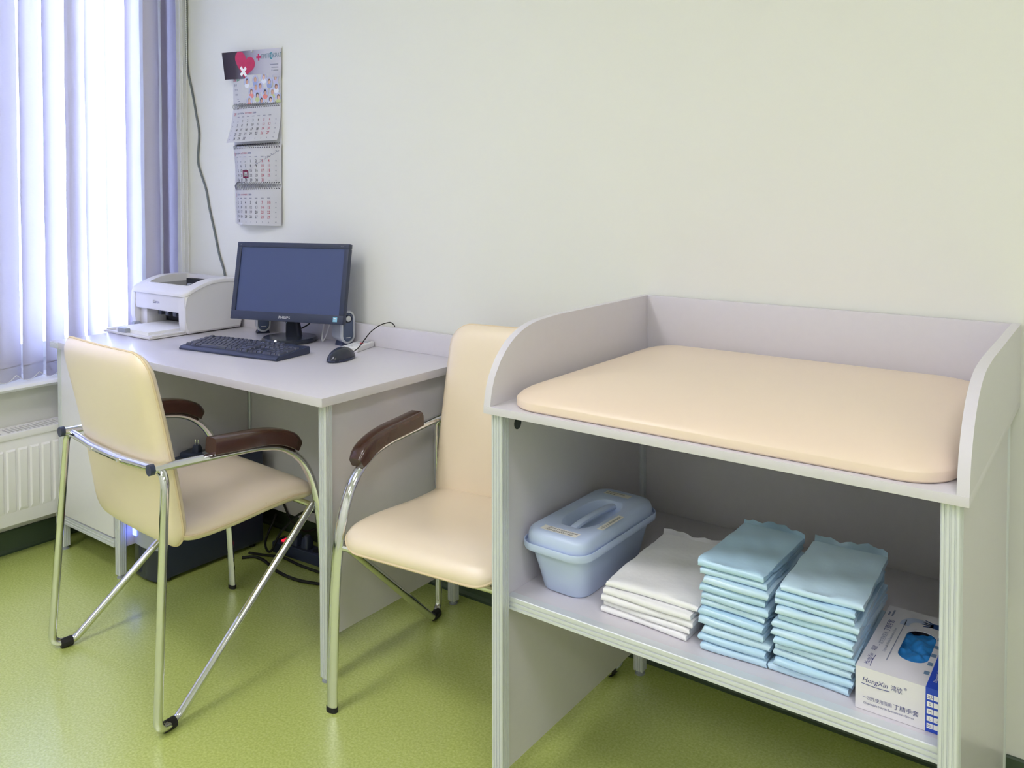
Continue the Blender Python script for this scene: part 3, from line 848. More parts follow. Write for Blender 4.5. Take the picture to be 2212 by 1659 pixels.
# ------------------------------------------------------------------ wall calendar
cal = thing('wall_calendar', 'three-month wall calendar with red heart header and spiral bindings', 'calendar', (.47, 0, 1.145))
cz = Vector((.47, 0, 1.145))
def patch(c00, c10, c01, c11, bul=0.0, width=.297, peak=.3, lift=0.0):
    """bilinear sheet between lower-left, lower-right, upper-left, upper-right corners; f(u, v, off) with u, v in 0..1"""
    c00, c10, c01, c11 = [Vector(p)-cz for p in (c00, c10, c01, c11)]
    def f(u, v, off=0.0):
        p = c00.lerp(c10, u).lerp(c01.lerp(c11, u), v)
        s = (u/peak) if u < peak else (1-u)/(1-peak)
        s = math.sin(math.pi/2*max(0, min(1, s)))
        p.y -= bul*s+off+lift*math.sin(math.pi*v)*.5
        return p
    return f
def sheet(name, f, m, parent, th=.003, nu=18, nv=8, label=None):
    b = bmesh.new()
    quad(b, lambda a_, c_: f(a_, c_, 0), 0, 1, 0, 1, nu, nv)
    top = list(b.verts)
    bmesh.ops.solidify(b, geom=b.faces[:], thickness=th)
    return obj(name, b, m, parent, ang=40, label=label)
# backing sheet with the collage
def coll_bg():
    m = bpy.data.materials.new('header_print'); m.use_nodes = True
    nt = m.node_tree; L = nt.links; bs = nt.nodes['Principled BSDF']; bs.inputs['Roughness'].default_value = .4
    tc = nt.nodes.new('ShaderNodeTexCoord'); sx = nt.nodes.new('ShaderNodeSeparateXYZ'); rp = nt.nodes.new('ShaderNodeValToRGB')
    L.new(tc.outputs['Generated'], sx.inputs[0]); L.new(sx.outputs['X'], rp.inputs['Fac'])
    e = rp.color_ramp.elements
    e[0].position = 0.0; e[0].color = (.035, .022, .026, 1)
    e[1].position = 1.0; e[1].color = (.90, .89, .95, 1)
    for pos, col in ((.22, (.10, .07, .085, 1)), (.38, (.30, .27, .35, 1)), (.56, (.66, .64, .76, 1)), (.75, (.86, .85, .92, 1))):
        q = e.new(pos); q.color = col
    L.new(rp.outputs['Color'], bs.inputs['Base Color'])
    return m
back_f = patch((.330, -.004, 1.150), (.617, -.003, 1.150), (.330, -.006, 1.72), (.617, -.003, 1.72))
backing = sheet('backing_card', back_f, PAPER, cal, .0015, 6, 10)
colf0 = patch((.338, -.014, 1.612), (.618, -.006, 1.605), (.345, -.020, 1.725), (.618, -.006, 1.715), .010)
collage = sheet('picture_sheet', colf0, PAPER, cal, .002)
W_, H_ = .285, .112
cf = lambda a_, c_: colf0(a_/W_, c_/H_, .0005)
rnd = random.Random(11)
skin = [mat('print_skin_a', (.62, .36, .27), .6), mat('print_skin_b', (.74, .50, .40), .6)]
hair = [mat('print_hair_a', (.05, .035, .04), .6), mat('print_hair_b', (.20, .10, .07), .6), mat('print_hair_c', (.45, .30, .20), .6)]
cloth = [mat('print_cloth_'+n, c_, .6) for n, c_ in (('coat', (.78, .80, .88)), ('coral', (.75, .25, .22)), ('blue', (.30, .36, .62)), ('lime', (.55, .62, .30)), ('lilac', (.55, .50, .70)))]
bgs = mat('print_pale_blue', (.50, .53, .74), .6)
def off_f(o): return lambda a_, c_: colf0(a_/W_, c_/H_, o)
for i, (fx, fy) in enumerate([(.10, .085), (.125, .045), (.145, .09), (.16, .03), (.175, .065), (.195, .098), (.205, .04), (.225, .08), (.24, .04), (.255, .095), (.265, .06), (.115, .012), (.185, .010), (.27, .02), (.15, .06), (.235, .012)]):
    fx += rnd.uniform(-.004, .004)
    o = .0007+.0002*(i % 4)
    b = bmesh.new(); ms_ = [bgs, cloth[i % 5], hair[i % 3], skin[i % 2]]
    for q, pts in enumerate((ell(fx, fy, .017, .020, 14), ell(fx, fy-.013, .013, .010, 12), ell(fx, fy+.003, .008, .0105, 12), ell(fx+.001, fy, .0055, .0075, 12))):
        poly(b, off_f(o+.00004*q), [(min(.284, p[0]), min(.111, max(.001, p[1]))) for p in pts])
        b.faces.ensure_lookup_table(); b.faces[-1].material_index = q
    obj('portrait_print', b, ms_, collage, smooth=False)
b = bmesh.new()
text(b, '20', .022, .004, .091, cf); obj('year_print', b, INKR, collage, smooth=False)
b = bmesh.new(); text(b, '20', .022, .030, .091, cf); obj('year_print', b, mat('ink_green', (.12, .34, .20), .6), collage, smooth=False)
b = bmesh.new()
for i, (s_, sz) in enumerate((('2018', .0115), ('2019', .011), ('2016', .010))): text(b, s_, sz, .008+.006*i, .072-.018*i, cf)
for i in range(2): quad(b, cf, .034+.008*i, .046+.006*i, .021-.009*i, .024-.009*i)
quad(b, cf, .006, .085, .006, .0068)
obj('small_print', b, INKG, collage, smooth=False)
# header board with the heart
hf = patch((.316, -.036, 1.712), (.622, -.008, 1.701), (.304, -.041, 1.817), (.623, -.008, 1.810))
header = sheet('header_board', hf, [coll_bg()], cal, .004, 6, 3)
HW_, HH_ = .345, .108
def hoff(o): return lambda a_, c_: hf(a_/HW_, c_/HH_, o)
heart = []
hx, hy, hs = .138, .006, .0455
for i in range(40):
    t_ = 2*math.pi*i/40
    X = 16*math.sin(t_)**3; Y = 13*math.cos(t_)-5*math.cos(2*t_)-2*math.cos(3*t_)-math.cos(4*t_)
    X *= hs/16*1.3; Y *= hs/15
    # leaning heart, its left lobe the larger
    c_, s_ = math.cos(R(-14)), math.sin(R(-14))
    sc = 1.10 if X < 0 else .92
    heart.append((hx+(X*c_-Y*s_)*sc, max(.001, hy+.048+(X*s_+Y*c_)*sc*1.12)))
b = bmesh.new(); poly(b, hoff(.0006), heart); obj('heart_print', b, mat('print_crimson', (.52, .015, .085), .55, var=.25, vscale=40), header, smooth=False)
b = bmesh.new()
for ang_ in (40, -50):
    c_, s_ = math.cos(R(ang_)), math.sin(R(ang_))
    poly(b, hoff(.0009+(.0002 if ang_ > 0 else 0)), [(.122+x_*c_-y_*s_, .028+x_*s_+y_*c_) for x_, y_ in ((-.023, -.0065), (.023, -.0065), (.023, .0065), (-.023, .0065))])
obj('plaster_print', b, PAPER, header, smooth=False)
b = bmesh.new(); quad(b, hoff(.0006), .213, .221, .066, .092); quad(b, hoff(.0007), .204, .230, .075, .083); obj('cross_print', b, mat('print_cross', (.55, .02, .12), .6), header, smooth=False)
b = bmesh.new(); text(b, 'ГИПП', .0235, .233, .073, hoff(.0006), sx=.86); text(b, 'КРАТ', .0235, .299, .073, hoff(.0006), sx=.80)
obj('clinic_lettering', b, mat('print_teal', (.10, .20, .28), .6), header, smooth=False)
b = bmesh.new(); o1 = ell(.290, .081, .0088, .0125, 20); o2 = ell(.290, .081, .0062, .0092, 20)
vo = [b.verts.new(hoff(.0006)(*p)) for p in o1]; vi = [b.verts.new(hoff(.0006)(*p)) for p in o2]
for i in range(20): b.faces.new((vo[i], vo[(i+1) % 20], vi[(i+1) % 20], vi[i]))
tube_pts = [(.289+.002*math.sin(k_*1.3), .072+.0022*k_) for k_ in range(9)]
poly(b, hoff(.0006), [(p[0]-.0012, p[1]) for p in tube_pts]+[(p[0]+.0012, p[1]) for p in tube_pts[::-1]])
obj('clinic_emblem', b, mat('print_turquoise', (.03, .32, .42), .6), header, smooth=False)
b = bmesh.new()
for i, (x0_, w_) in enumerate(((.282, .048), (.290, .040), (.300, .030))):
    quad(b, hoff(.0006), x0_, x0_+w_, .046-.011*i, .050-.011*i)
quad(b, hoff(.0006), .290, .296, .023, .029)
obj('contact_print', b, INKG, header, smooth=False)
b = bmesh.new(); cyl(b, hf(.53, .95, .006), .004, .006, 'y', 10); obj('hanging_pin', b, ALU, header)
# month pads
months = [
 (('09', 'СЕНТЯБРЬ', 'SEPTEMBER'), [[31, 1, 2, 3, 4, 5, 6], [7, 8, 9, 10, 11, 12, 13], [14, 15, 16, 17, 18, 19, 20], [21, 22, 23, 24, 25, 26, 27], [28, 29, 30, 1, 2, 3, 4]], 36,
  patch((.349, -.056, 1.462), (.616, -.024, 1.466), (.336, -.014, 1.600), (.618, -.008, 1.600), .012, lift=-.012)),
 (('10', 'ОКТЯБРЬ', 'OCTOBER'), [[28, 29, 30, 1, 2, 3, 4], [5, 6, 7, 8, 9, 10, 11], [12, 13, 14, 15, 16, 17, 18], [19, 20, 21, 22, 23, 24, 25], [26, 27, 28, 29, 30, 31, 1]], 40,
  patch((.345, -.006, 1.306), (.618, -.009, 1.303), (.326, -.007, 1.446), (.619, -.007, 1.446), .034, peak=.36)),
 (('11', 'НОЯБРЬ', 'NOVEMBER'), [[2, 3, 4, 5, 6, 7, '1/8'], [9, 10, 11, 12, 13, 14, 15], [16, 17, 18, 19, 20, 21, 22], [23, 24, 25, 26, 27, 28, 29], [30, 1, 2, 3, 4, 5, 6]], 45,
  patch((.345, -.006, 1.148), (.619, -.012, 1.145), (.337, -.007, 1.286), (.618, -.008, 1.290), .036, peak=.36)),
]
for mi, ((num, ru, en), wk, w0, f) in enumerate(months):
    pad_ = sheet('month_pad', f, PAPER, cal, .0035)
    FW, FH = .297, .140
    g = lambda a_, c_: f(min(1, max(0, a_/FW)), c_/FH, .0006)
    bk, br, bg_, bn = bmesh.new(), bmesh.new(), bmesh.new(), bmesh.new()
    text(br, num, .019, .018, .107, g, sx=.9)
    x_ = .044+text(bn, ru, .0085, .044, .112, g)+.003
    x_ += text(br, '/ '+en+' /', .0085, x_, .112, g)+.003
    text(bn, '2020', .0085, x_, .112, g)
    for c_ in range(7): quad(bg_, g, .048+.031*c_, .048+.031*c_+.014, .100, .1025)
    for r_, row in enumerate(wk):
        y_ = .081-.0178*r_
        text(bg_, str(w0+r_), .0065, .018, y_+.001, g, 'c'); text(bg_, str(w0+r_), .0065, .274, y_+.001, g, 'c')
        for c_, d in enumerate(row):
            inm = not ((r_ == 0 and isinstance(d, int) and d > 20) or (r_ == 4 and isinstance(d, int) and d < 10))
            tgt = (br if c_ > 4 else bk) if inm else bg_
            text(tgt, str(d), .0145 if inm else .0085, .055+.031*c_, y_-.001, g, 'c', sx=.95)
    obj('day_print', bk, INK, pad_, smooth=False); obj('holiday_print', br, INKR, pad_, smooth=False)
    obj('pale_print', bg_, INKG, pad_, smooth=False); obj('month_print', bn, INKB, pad_, smooth=False)
    if mi == 1:
        b = bmesh.new(); f2 = lambda a_, c_: f(a_/FW, c_/FH, .003)
        x0_, x1_, y0_, y1_ = .101, .135, .021, .050; t_ = .0055
        for q in ((x0_, x1_, y0_, y0_+t_), (x0_, x1_, y1_-t_, y1_), (x0_, x0_+t_, y0_+t_, y1_-t_), (x1_-t_, x1_, y0_+t_, y1_-t_)): quad(b, f2, *q)
        bmesh.ops.solidify(b, geom=b.faces[:], thickness=.001)
        obj('date_marker', b, mat('marker_crimson', (.30, .01, .07), .5), cal, label='dark red date marker frame')
        b = bmesh.new()
        rr = random.Random(5)
        def stroke(p): tube(b, [f(a_/FW, c_/FH, .001) for a_, c_ in p], .0004, 4)
        for k_ in range(5):
            q0 = (.170+.024*k_+rr.uniform(-.004, .004), .066+.011*k_)
            stroke([q0, (q0[0]+.010, q0[1]+.010), (q0[0]+.004, q0[1]+.013), (q0[0]+.016, q0[1]+.008), (q0[0]+.020, q0[1]+.014)])
        obj('handwriting', b, INKB, pad_)
# spiral bindings: wire loops between the sheets
def binding(f_top, f_bot):
    b = bmesh.new()
    for i in range(27):
        u = .03+.94*i/26
        p0, p1 = f_top(u, .03, .001), f_bot(u, .97, .001)
        mid = (p0+p1)/2-Vector((0, .006, 0))
        tube(b, catmull([p0, mid+Vector((0, 0, .002)), mid-Vector((0, 0, .002)), p1], 3), .0006, 4)
    obj('spiral_binding', b, mat('binding_wire', (.10, .10, .14), .4, metal=.4), cal)
    b2 = bmesh.new()  # flat dark tabs stand for the shade in the punched holes
    for f, v_ in ((f_top, .035), (f_bot, .965)):
        for i in range(27):
            u = .03+.94*i/26
            w_ = .008
            p = [f(u+dx*w_, v_+dz*.013, .0008) for dx, dz in ((-.9, -1), (.9, -1), (.9, 1), (-.9, 1))]
            b2.faces.new([b2.verts.new(q) for q in p])
    bmesh.ops.solidify(b2, geom=b2.faces[:], thickness=.0012)
    obj('hole_shade', b2, mat('binding_wire', (.10, .10, .14), .4, metal=.4), cal, smooth=False)
lowers = [patch((.334, -.006, 1.452), (.617, -.006, 1.452), (.330, -.006, 1.60), (.617, -.006, 1.60)), ]
binding(colf0, months[0][3])
binding(lowers[0], months[1][3])
binding(months[1][3], months[2][3])

# ------------------------------------------------------------------ computer under the desk
pc = thing('computer_tower', 'black desktop computer tower with grey front band standing under the desk', 'computer', (.594, -.345, 0))
b = BX(-.075, .075, -.185, .205, .012, .352, .003); obj('case', b, BLKP, pc)
b = bmesh.new()
fr = [(-.075, 0), (-.075, -.012), (-.055, -.022), (0, -.027), (.055, -.022), (.075, -.012), (.075, 0)]
prism(b, fr, lambda p, s: Vector((p[0], -.185+p[1], .345 if s else .010))); obj('front_bezel', b, BLKG, pc)
b = bmesh.new(); prism(b, [(p[0]*.96, p[1]-.0015) for p in fr], lambda p, s: Vector((p[0], -.185+p[1],   .185 if s else .112))); band = obj('front_band', b, mat('tower_grey', (.40, .43, .48), .4), pc)
b = BX(-.062, -.040, -.2125, -.200, .138, .162, .002); obj('power_button', b, mat('blue_led', (.2, .3, 1), .4, emit=(.10, .16, 1.0), estr=4.0), band)
for sx_ in (-.055, .055):
    for sy_ in (-.16, .17): obj('rubber_foot', cyl(bmesh.new(), (sx_, sy_, 0), .012, .013, seg=12), RUB, pc)
ad = thing('power_adapter', 'black power adapter with plug pins pointing up, on the computer tower', 'adapter', (.583, -.348, .352), R(15))
b = BX(-.055, .060, -.028, .032, 0, .020, .009, 3); obj('adapter_body', b, BLKP, ad)
b = bmesh.new(); loft(b, [[Vector((p[0], p[1], z)) for p in rrect(w, w*.8, .005, 3)] for z, w in ((.018, .030), (.035, .028), (.045, .020))]); plug = obj('plug', b, BLKP, ad)
b = bmesh.new(); cyl(b, (-.006, 0, .045), .0022, .017, seg=8); cyl(b, (.006, 0, .045), .0022, .017, seg=8); obj('pin', b, CHROME, plug)
b = bmesh.new(); cyl(b, (.036, .002, .0195), .012, .002, seg=14); obj('socket_ring', b, GPL, ad)
# power strip and cables
st = thing('power_strip', 'black power strip with red switch on the floor under the desk', 'power strip', (.90, -.13, 0), R(4))
b = BX(-.15, .15, -.028, .028, 0, .040, .006, 3); obj('body', b, BLKP, st)
b = BX(-.12, -.10, -.012, .012, .038, .045, .002); obj('switch', b, mat('red_switch', (.7, .01, .03), .35, emit=(.9, .02, .05), estr=.6), st)
for i in range(4):
    b = bmesh.new(); cyl(b, (-.055+.052*i, 0, .0395), .019, .002, seg=18); s_ = obj('socket', b, DARK, st)
    if i in (0, 1, 3):
        b = bmesh.new(); loft(b, [[Vector((p[0]-.055+.052*i, p[1], z)) for p in rrect(w, w, .006, 3)] for z, w in ((.0415, .034), (.07, .030), (.082, .018))]); obj('inserted_plug', b, BLKP, s_)
def floor_cable(name, label, pts, r=.004):
    b = bmesh.new(); tube(b, catmull(pts, 8), r, 8); o = obj(name, b, RUB, None); tag(o, label, 'cable')
floor_cable('power_cable', 'black cable in a wide loop on the floor under the desk', [(.715, -.265, .005), (.745, -.235, .005), (.80, -.235, .005), (.90, -.26, .005), (1.00, -.262, .005), (1.09, -.235, .005), (1.16, -.20, .005), (1.20, -.15, .005)], .005)
floor_cable('power_cable', 'black cable lying straight in front of the power strip', [(.70, -.225, .0045), (.76, -.205, .0045), (.83, -.18, .0045), (.93, -.185, .0045), (1.06, -.178, .0045), (1.15, -.17, .0045)], .0045)
floor_cable('power_cable', 'black cable rising in a tangle over the power strip', [(.69, -.100, .10), (.72, -.17, .03), (.78, -.195, .019), (.815, -.175, .09), (.86, -.125, .15), (.93, -.11, .16), (.985, -.117, .12), (1.001, -.123, .081)], .004)
floor_cable('power_cable', 'thin black cable hanging from the computer tower down behind the power strip', [(.66, -.105, .20), (.70, -.088, .16), (.76, -.088, .09), (.84, -.088, .07), (.95, -.088, .11), (1.05, -.09, .05), (1.10, -.10, .008)], .0035)

# ------------------------------------------------------------------ lidded container on the shelf
SZ = .4424
BIN = mat('pale_blue_plastic', (.55, .66, .90), .34, spec=.5)
bn = thing('lidded_container', 'pale blue plastic container with handled lid on the changing table shelf', 'container', (2.2435, -.470, SZ), R(-1))
def rr3(w, d, r, z): return [Vector((p[0], p[1], z)) for p in rrect(w, d, r, 7)]
b = bmesh.new(); loft(b, [rr3(.104, .245, .03, 0), rr3(.110, .255, .035, .004), rr3(.124, .276, .036, .045), rr3(.140, .304, .036, .092), rr3(.140, .304, .036, .094)])
tub = obj('tub', b, BIN, bn, ang=50)
b = bmesh.new(); loft(b, [rr3(.144, .310, .036, .091), rr3(.160, .330, .038, .091), rr3(.163, .333, .040, .094), rr3(.164, .334, .040, .104), rr3(.162, .332, .038, .106), rr3(.159, .329, .038, .106), rr3(.158, .328, .038, .098), rr3(.149, .317, .036, .097)])
obj('rim', b, BIN, tub, ang=40)
b = bmesh.new()
def el3(rx, ry, z, n=32):
    out = []
    base = rrect(2, 2, .5, 7)
    for (px_, py_) in base:
        a_ = math.atan2(py_, px_); out.append(Vector((.004+rx*math.cos(a_), -.005+ry*math.sin(a_), z)))
    return out
loft(b, [rr3(.150, .318, .036, .096), rr3(.149, .317, .036, .116), rr3(.146, .314, .036, .123), rr3(.140, .308, .034, .1285), rr3(.130, .297, .034, .1313), rr3(.122, .288, .034, .132), el3(.047, .102, .132), el3(.045, .099, .130), el3(.039, .090, .104), el3(.030, .076, .098)])
lid = obj('lid', b, BIN, bn, ang=50)
b = bmesh.new()
hp = [Vector((.004, -.005+y_, z_)) for y_, z_ in ((-.094, .118), (-.06, .124), (0, .1265), (.06, .124), (.094, .118))]
tube(b, catmull(hp, 5), (.009, .007), 10, ref=(1, 0, 0)); obj('lid_handle', b, BIN, lid)
LBL = mat('paper_label', (.88, .87, .84), .6)
def label_on(o, u, v, w, h, lines, size):
    f = plane_map(o, u, v, .0006); b = bmesh.new(); quad(b, f, 0, w, 0, h)
    l = obj('paper_label', b, LBL, lid, smooth=False)
    f = plane_map(o, u, v, .0010); b = bmesh.new()
    for i, (s_, x_, y_) in enumerate(lines): text(b, s_, size, x_, y_, f, slant=.15)
    obj('label_lettering', b, INK, l, smooth=False)
label_on((-.040, -.142, .132), (1, .02, 0), (0, 1, 0), .086, .022, (('Для обработки', .012, .0125), ('поверхностей', .010, .0030)), .0095)
label_on((.071, -.075, .132), (0, 1, 0), (-1, 0, 0), .090, .015, (('1 % р-р Аламинол', .004, .0045), ), .0095)
label_on((-.040, .112, .132), (1, 0, 0), (0, 1, 0), .064, .020, (('Экспозиция', .004, .0115), ('60 мин', .004, .003)), .0075)

# ------------------------------------------------------------------ folded pads
BLU = [mat('blue_film_%d' % i, c_, .30, spec=.6, coat=.3, bump=.25, bscale=60) for i, c_ in enumerate(((.54, .75, .92), (.50, .73, .92), (.58, .78, .93)))]
WHT = mat('white_nonwoven', (.90, .90, .92), .6, bump=.3, bscale=70)
ORD = ['topmost', 'second from the top', 'third from the top', 'fourth from the top', 'fifth from the top', 'sixth from the top', 'seventh from the top', 'eighth from the top', 'ninth from the top', 'tenth from the top', 'eleventh from the top', 'twelfth from the top', 'bottom']
def folded(w, d, t, seed, sag=.0, wr=.0012, wave=.0):
    """a pad folded twice: rounded fold in front, layered sides, soft top"""
    rr = random.Random(seed); ph = [rr.uniform(0, 6.28) for _ in range(8)]
    b = bmesh.new()
    nx, ny = 16, 16
    def wrk(x, y): return wr*(math.sin(x*70+y*25+ph[0])*.5+math.sin(x*31-y*60+ph[1])*.6+math.sin(x*120+y*90+ph[2])*.3)
    sec = []
    m = 6
    # closed section in (y, z): bottom back -> bottom front -> round fold -> top back
    for i in range(ny+1): sec.append((d/2-(d-t/2)*i/ny, 0, 0))
    for i in range(1, m): a_ = -math.pi/2-math.pi*i/m; sec.append((-d/2+t/2+t/2*math.cos(a_), t/2+t/2*math.sin(a_), .5))
    for i in range(ny+1): sec.append((-d/2+t/2+(d-t/2)*i/ny, t, 1))
    rings = []
    for j in range(nx+1):
        x = -w/2+w*j/nx
        e = min(1, (w/2-abs(x))/.006); pin = .80+.20*math.sqrt(max(0, e))
        ring = []
        for (y, z, top) in sec:
            q = (d/2-y)/d
            zz = z*pin if top else z+t*.5*(1-pin)
            if top == 1: zz += wrk(x, y)*min(1, q*3)-sag*math.sin(math.pi*q)
            xx = x+wave*math.sin(y*40+ph[3])+.0012*math.sin(z/t*6+ph[4])
            yy = y+.0015*math.sin(x*35+ph[5])
            ring.append(Vector((xx, yy, max(0.0002, zz))))
        rings.append(ring)
    loft(b, rings)
    return b
def film(w, d, t, seed, side_, out=.010, lift=0.0):
    """thin film edge that sticks out at the sides (-1, 1) or the back (0)"""
    rr = random.Random(seed+77); b = bmesh.new(); n = 14; rows = []
    for k in range(4):
        row = []
        for i in range(n+1):
            s = i/n
            o_ = k/3*out*(.62+.38*math.sin(i*.62+seed))*min(1, (i+.6)/2, (n-i+.6)/2)
            z = t*.55+.0025*math.sin(i*1.9+seed)*k/3+rr.uniform(-.0006, .0006)-.0022*(k/3)**2+lift*(k/3)**1.5
            if side_ == 0: p = (-w/2+w*s, d/2-.004+o_, z)
            else: p = (side_*(w/2-.003+o_), -d/2+.012+(d-.012)*s, z)
            row.append(b.verts.new(p))
        rows.append(row)
    for k in range(3):
        for i in range(n): b.faces.new((rows[k][i], rows[k][i+1], rows[k+1][i+1], rows[k+1][i]))
    bmesh.ops.solidify(b, geom=b.faces[:], thickness=.0003)
    return b
def stack(name, cat, x, y, z0, n, w, d, ttot, mats, where, group, seed, wr=.0026, jitter=.004, drift=(0, 0), kind='pad'):
    rr = random.Random(seed)
    z = z0
    for k in range(n):
        top = (k == n-1)
        t = ttot/n*rr.uniform(.9, 1.1)
        px_ = x+drift[0]*k/n+rr.uniform(-jitter, jitter); py_ = y+drift[1]*k/n+rr.uniform(-jitter, jitter)
        idx = n-1-k
        o_word = ORD[idx] if k > 0 else 'bottom one'
        th = thing(name, '%s, %s of %s' % (kind, o_word, where), cat, (px_, py_, z), R(rr.uniform(-3, 3)), group)
        m = mats[k % len(mats)]
        obj('folded_body', folded(w*rr.uniform(.97, 1.03), d*rr.uniform(.97, 1.02), t*.93, seed*50+k, wr=wr if top else wr*.35, sag=.0), m, th, ang=60)
        for sd in (-1, 1, 0):
            if rr.random() < (.75 if sd else .9): obj('film_edge', film(w, d, t, seed*31+k*7+sd, sd, .008 if sd else .022, .014 if (top and sd == 0) else 0.0), m, th)
        z += t
stack('folded_sheet', 'folded sheet', 2.446, -.475, SZ, 5, .188, .275, .068, [WHT], 'white stack beside the blue container', 'white folded sheets on the shelf', 4, wr=.0022, jitter=.005, kind='white folded sheet')
stack('absorbent_pad', 'absorbent pad', 2.616, -.510, SZ, 11, .122, .215, .160, BLU, 'stack beside white sheets', 'blue absorbent pads beside the white sheets', 9, kind='light blue folded pad')
stack('absorbent_pad', 'absorbent pad', 2.755, -.508, SZ, 12, .130, .225, .160, BLU, 'stack beside glove box', 'blue absorbent pads beside the glove box', 15, kind='light blue folded pad', drift=(.008, -.004))

# ------------------------------------------------------------------ glove box
gb = thing('glove_box', 'white and blue cardboard box of disposable nitrile gloves on the shelf', 'glove box', (2.829, -.634, SZ), 0)
BW, BD, BH, BS = .126, .240, .068, .102
CARD = mat('white_card', (.78, .76, .80), .45); BLUE = mat('card_blue', (.02, .075, .58), .4)
b = bmesh.new()
# walls, bottom and a top with an oval opening
def face(ps): b.faces.new([b.verts.new(p) for p in ps])
face([(0, 0, 0), (BS, 0, 0), (BS, 0, BH), (0, 0, BH)]); face([(0, 0, 0), (0, 0, BH), (0, BD, BH), (0, BD, 0)]); face([(0, BD, 0), (0, BD, BH), (BW, BD, BH), (BW, BD, 0)])
face([(0, 0, 0), (0, BD, 0), (BW, BD, 0), (BW, 0, 0)])
N_ = 7
inn = rrect(.046, .112, .022, N_, cx=.069, cy=.118); outr = rrect(BS, BD, .0005, N_, cx=BS/2, cy=BD/2)
vi = [b.verts.new((p[0], p[1], BH)) for p in inn]; vo = [b.verts.new((p[0], p[1], BH)) for p in outr]; vd = [b.verts.new((p[0], p[1], BH-.0012)) for p in inn]
for i in range(len(vi)):
    j = (i+1) % len(vi); b.faces.new((vo[i], vo[j], vi[j], vi[i])); b.faces.new((vi[i], vi[j], vd[j], vd[i]))
body = obj('carton', b, CARD, gb, smooth=False)
b = bmesh.new()
face([(BS, 0, 0), (BW, 0, 0), (BW, 0, BH), (BS, 0, BH)]); face([(BS, 0, BH), (BW, 0, BH), (BW, BD, BH), (BS, BD, BH)]); face([(BW, 0, 0), (BW, BD, 0), (BW, BD, BH), (BW, 0, BH)])
band = obj('blue_band', b, BLUE, gb, smooth=False)
ff = plane_map((0, 0, 0), (1, 0, 0), (0, 0, 1), .0004)
b = bmesh.new()
x_ = .010+text(b, 'HongXin', .0105, .010, .046, ff, slant=.25); text(b, '鸿欣', .0105, x_+.005, .045, ff, sx=.8); text(b, '®', .006, x_+.024, .052, ff)
tube(b, [ff(.009+.042*i/8, .0425-.0012*math.sin(i/8*3)) for i in range(9)], .0005, 4)
text(b, '丁腈手套', .0092, .056, .0175, ff, sx=1.0)
obj('brand_lettering', b, INKB, body, smooth=False)
b = bmesh.new(); text(b, '一次性使用医用', .0068, .011, .0185, ff, sx=.92); text(b, 'Disposable Nitrile Examination Gloves', .0050, .0125, .0105, ff, sx=.94)
obj('front_lettering', b, mat('ink_lilac', (.12, .13, .30), .6), body, smooth=False)
b = bmesh.new(); bl = bmesh.new(); bt = bmesh.new()
for i, s_ in enumerate(('XS', 'S', 'M', 'L', 'XL')):
    z_ = .0505-.0112*i
    quad(b, ff, BS+.002, BS+.0105, z_, z_+.0078); quad(b, ff, BS+.0115, BS+.022, z_, z_+.0078)
    text(bl, s_, .0062, BS+.0062, z_+.0018, lambda a_, c_: ff(a_, c_)+Vector((0, -.0003, 0)), 'c')
    if s_ == 'L':
        fk = lambda a_, c_: ff(a_, c_)+Vector((0, -.0003, 0))
        tube(bl, [fk(BS+.0150, z_+.004), fk(BS+.0162, z_+.002), fk(BS+.019, z_+.0065)], .0003, 4)
szs = obj('size_table', b, PAPER, band, smooth=False); obj('size_lettering', bl, INKB, szs, smooth=False)
# top print: runs along the box
ft = plane_map((0, 0, BH), (0, 1, 0), (-1, 0, 0), .0004)
b = bmesh.new(); text(b, 'HongXin', .0105, .012, -.016, ft, slant=.25); text(b, '鸿欣', .0095, .062, -.016, ft, sx=.85)
tube(b, [ft(.010+.038*i/8, -.0195+.001*math.sin(i/8*3)) for i in range(9)], .0005, 4)
obj('top_brand_lettering', b, INKB, body, smooth=False)
b = bmesh.new(); text(b, '丁腈手套', .0115, .140, -.020, ft, sx=.98); obj('top_product_lettering', b, INKB, body, smooth=False)
b = bmesh.new(); text(b, '一次性使用医用', .0085, .082, -.020, ft, sx=.9); text(b, 'Disposable Nitrile Examination Gloves', .0062, .068, -.029, ft, sx=.95)
quad(b, ft, .042, .20, -.0375, -.036); quad(b, ft, .20, .225, -.014, -.011); quad(b, ft, .20, .215, -.008, -.005)
obj('top_lettering', b, mat('ink_slate', (.25, .28, .40), .6), body, smooth=False)
fu = plane_map((0, 0, BH), (1, 0, 0), (0, 1, 0), .0004)
b = bmesh.new()
for i in range(5): quad(b, fu, .0925, .1000, .036+.030*i, .047+.030*i)
obj('size_squares', b, mat('ink_steel', (.16, .26, .42), .5), body, smooth=False)
b = bmesh.new()
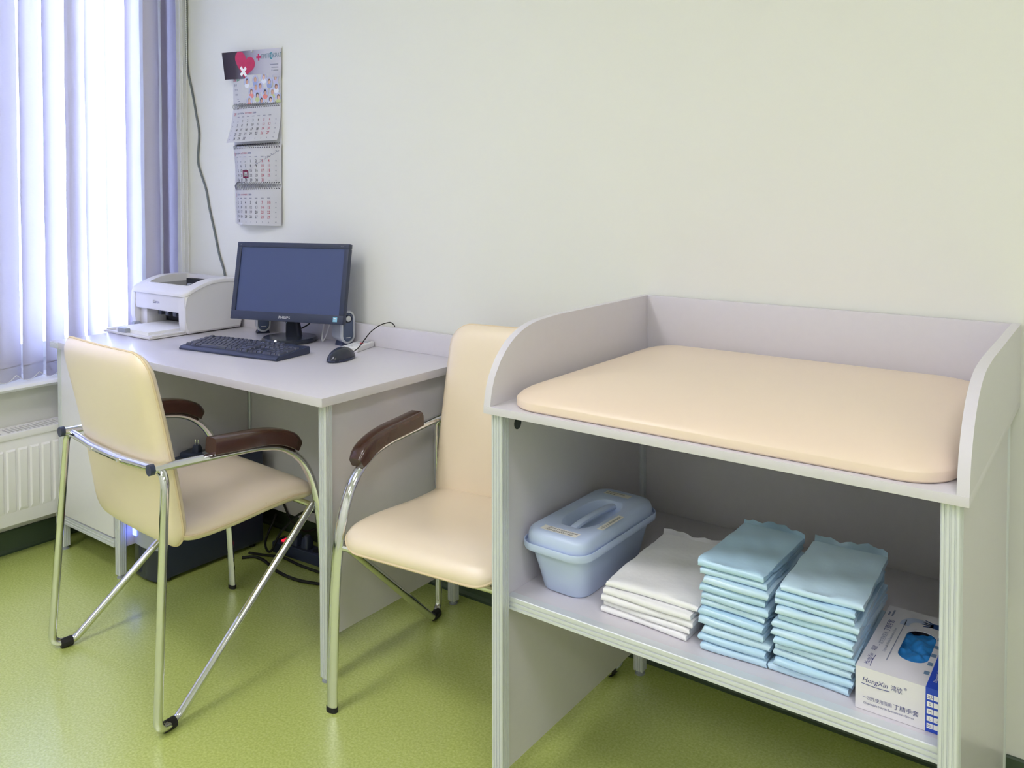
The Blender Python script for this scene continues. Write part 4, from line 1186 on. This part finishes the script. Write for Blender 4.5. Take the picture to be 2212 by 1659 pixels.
oc = ell(.055, .185, .026, .030, 20, 30, 200); ic = ell(.060, .183, .016, .019, 20, 30, 200)
for i in range(19): poly(b, fu, (oc[i], oc[i+1], ic[i+1], ic[i]))
obj('arc_print', b, mat('ink_pale_blue', (.50, .58, .78), .5), body, smooth=False)
b = bmesh.new()
poly(b, fu, [(.076, .196), (.092, .192), (.098, .196), (.098, .210), (.092, .213), (.080, .212), (.075, .206)])
for i, (dx_, dy_, l_) in enumerate(((-.020, .010, 1), (-.024, .004, 1), (-.024, -.002, 1), (-.020, -.008, 1), (.004, .016, .8))):
    o0 = Vector((.079, .204+.0035*(1.5-i) if i < 4 else .209, 0)); 
    if i == 4: o0 = Vector((.087, .212, 0))
    d_ = Vector((dx_, dy_, 0))*.75; nrm = Vector((-d_.y, d_.x, 0)).normalized()*.0022
    poly(b, fu, [(p.x, p.y) for p in (o0-nrm, o0+d_-nrm*.6, o0+d_+nrm*.6, o0+nrm)])
obj('hand_print', b, mat('ink_hand_blue', (.015, .07, .26), .5), body, smooth=False)
fb = plane_map((BS, 0, BH), (0, 1, 0), (-1, 0, 0), .0004)
b = bmesh.new(); text(b, 'Disposable Nitrile', .007, .02, -.012, fb); text(b, 'Examination Gloves', .007, .02, -.021, fb); obj('band_lettering', b, PAPER, band, smooth=False)
b = bmesh.new()
NX, NY = 22, 34
gg = []
for j in range(NY+1):
    row = []
    for i in range(NX+1):
        x_ = .042+.054*i/NX; y_ = .058+.120*j/NY
        p = Vector((x_*45, y_*45, 3.1))
        h = noise.noise(p)*.006+noise.noise(p*2.3)*.003+abs(noise.noise(p*1.4+Vector((4, 2, 0))))*-.008
        dd = max(abs(i/NX-.5)*2, abs(j/NY-.5)*2)
        row.append(b.verts.new((x_, y_, BH-.003+h-.012*max(0, dd-.7))))
    gg.append(row)
for j in range(NY):
    for i in range(NX): b.faces.new((gg[j][i], gg[j][i+1], gg[j+1][i+1], gg[j+1][i]))
for v in b.verts: v.co.z = min(v.co.z, BH+.004)
g = obj('nitrile_gloves', b, mat('nitrile_blue', (.03, .26, .70), .45), gb, ang=80)
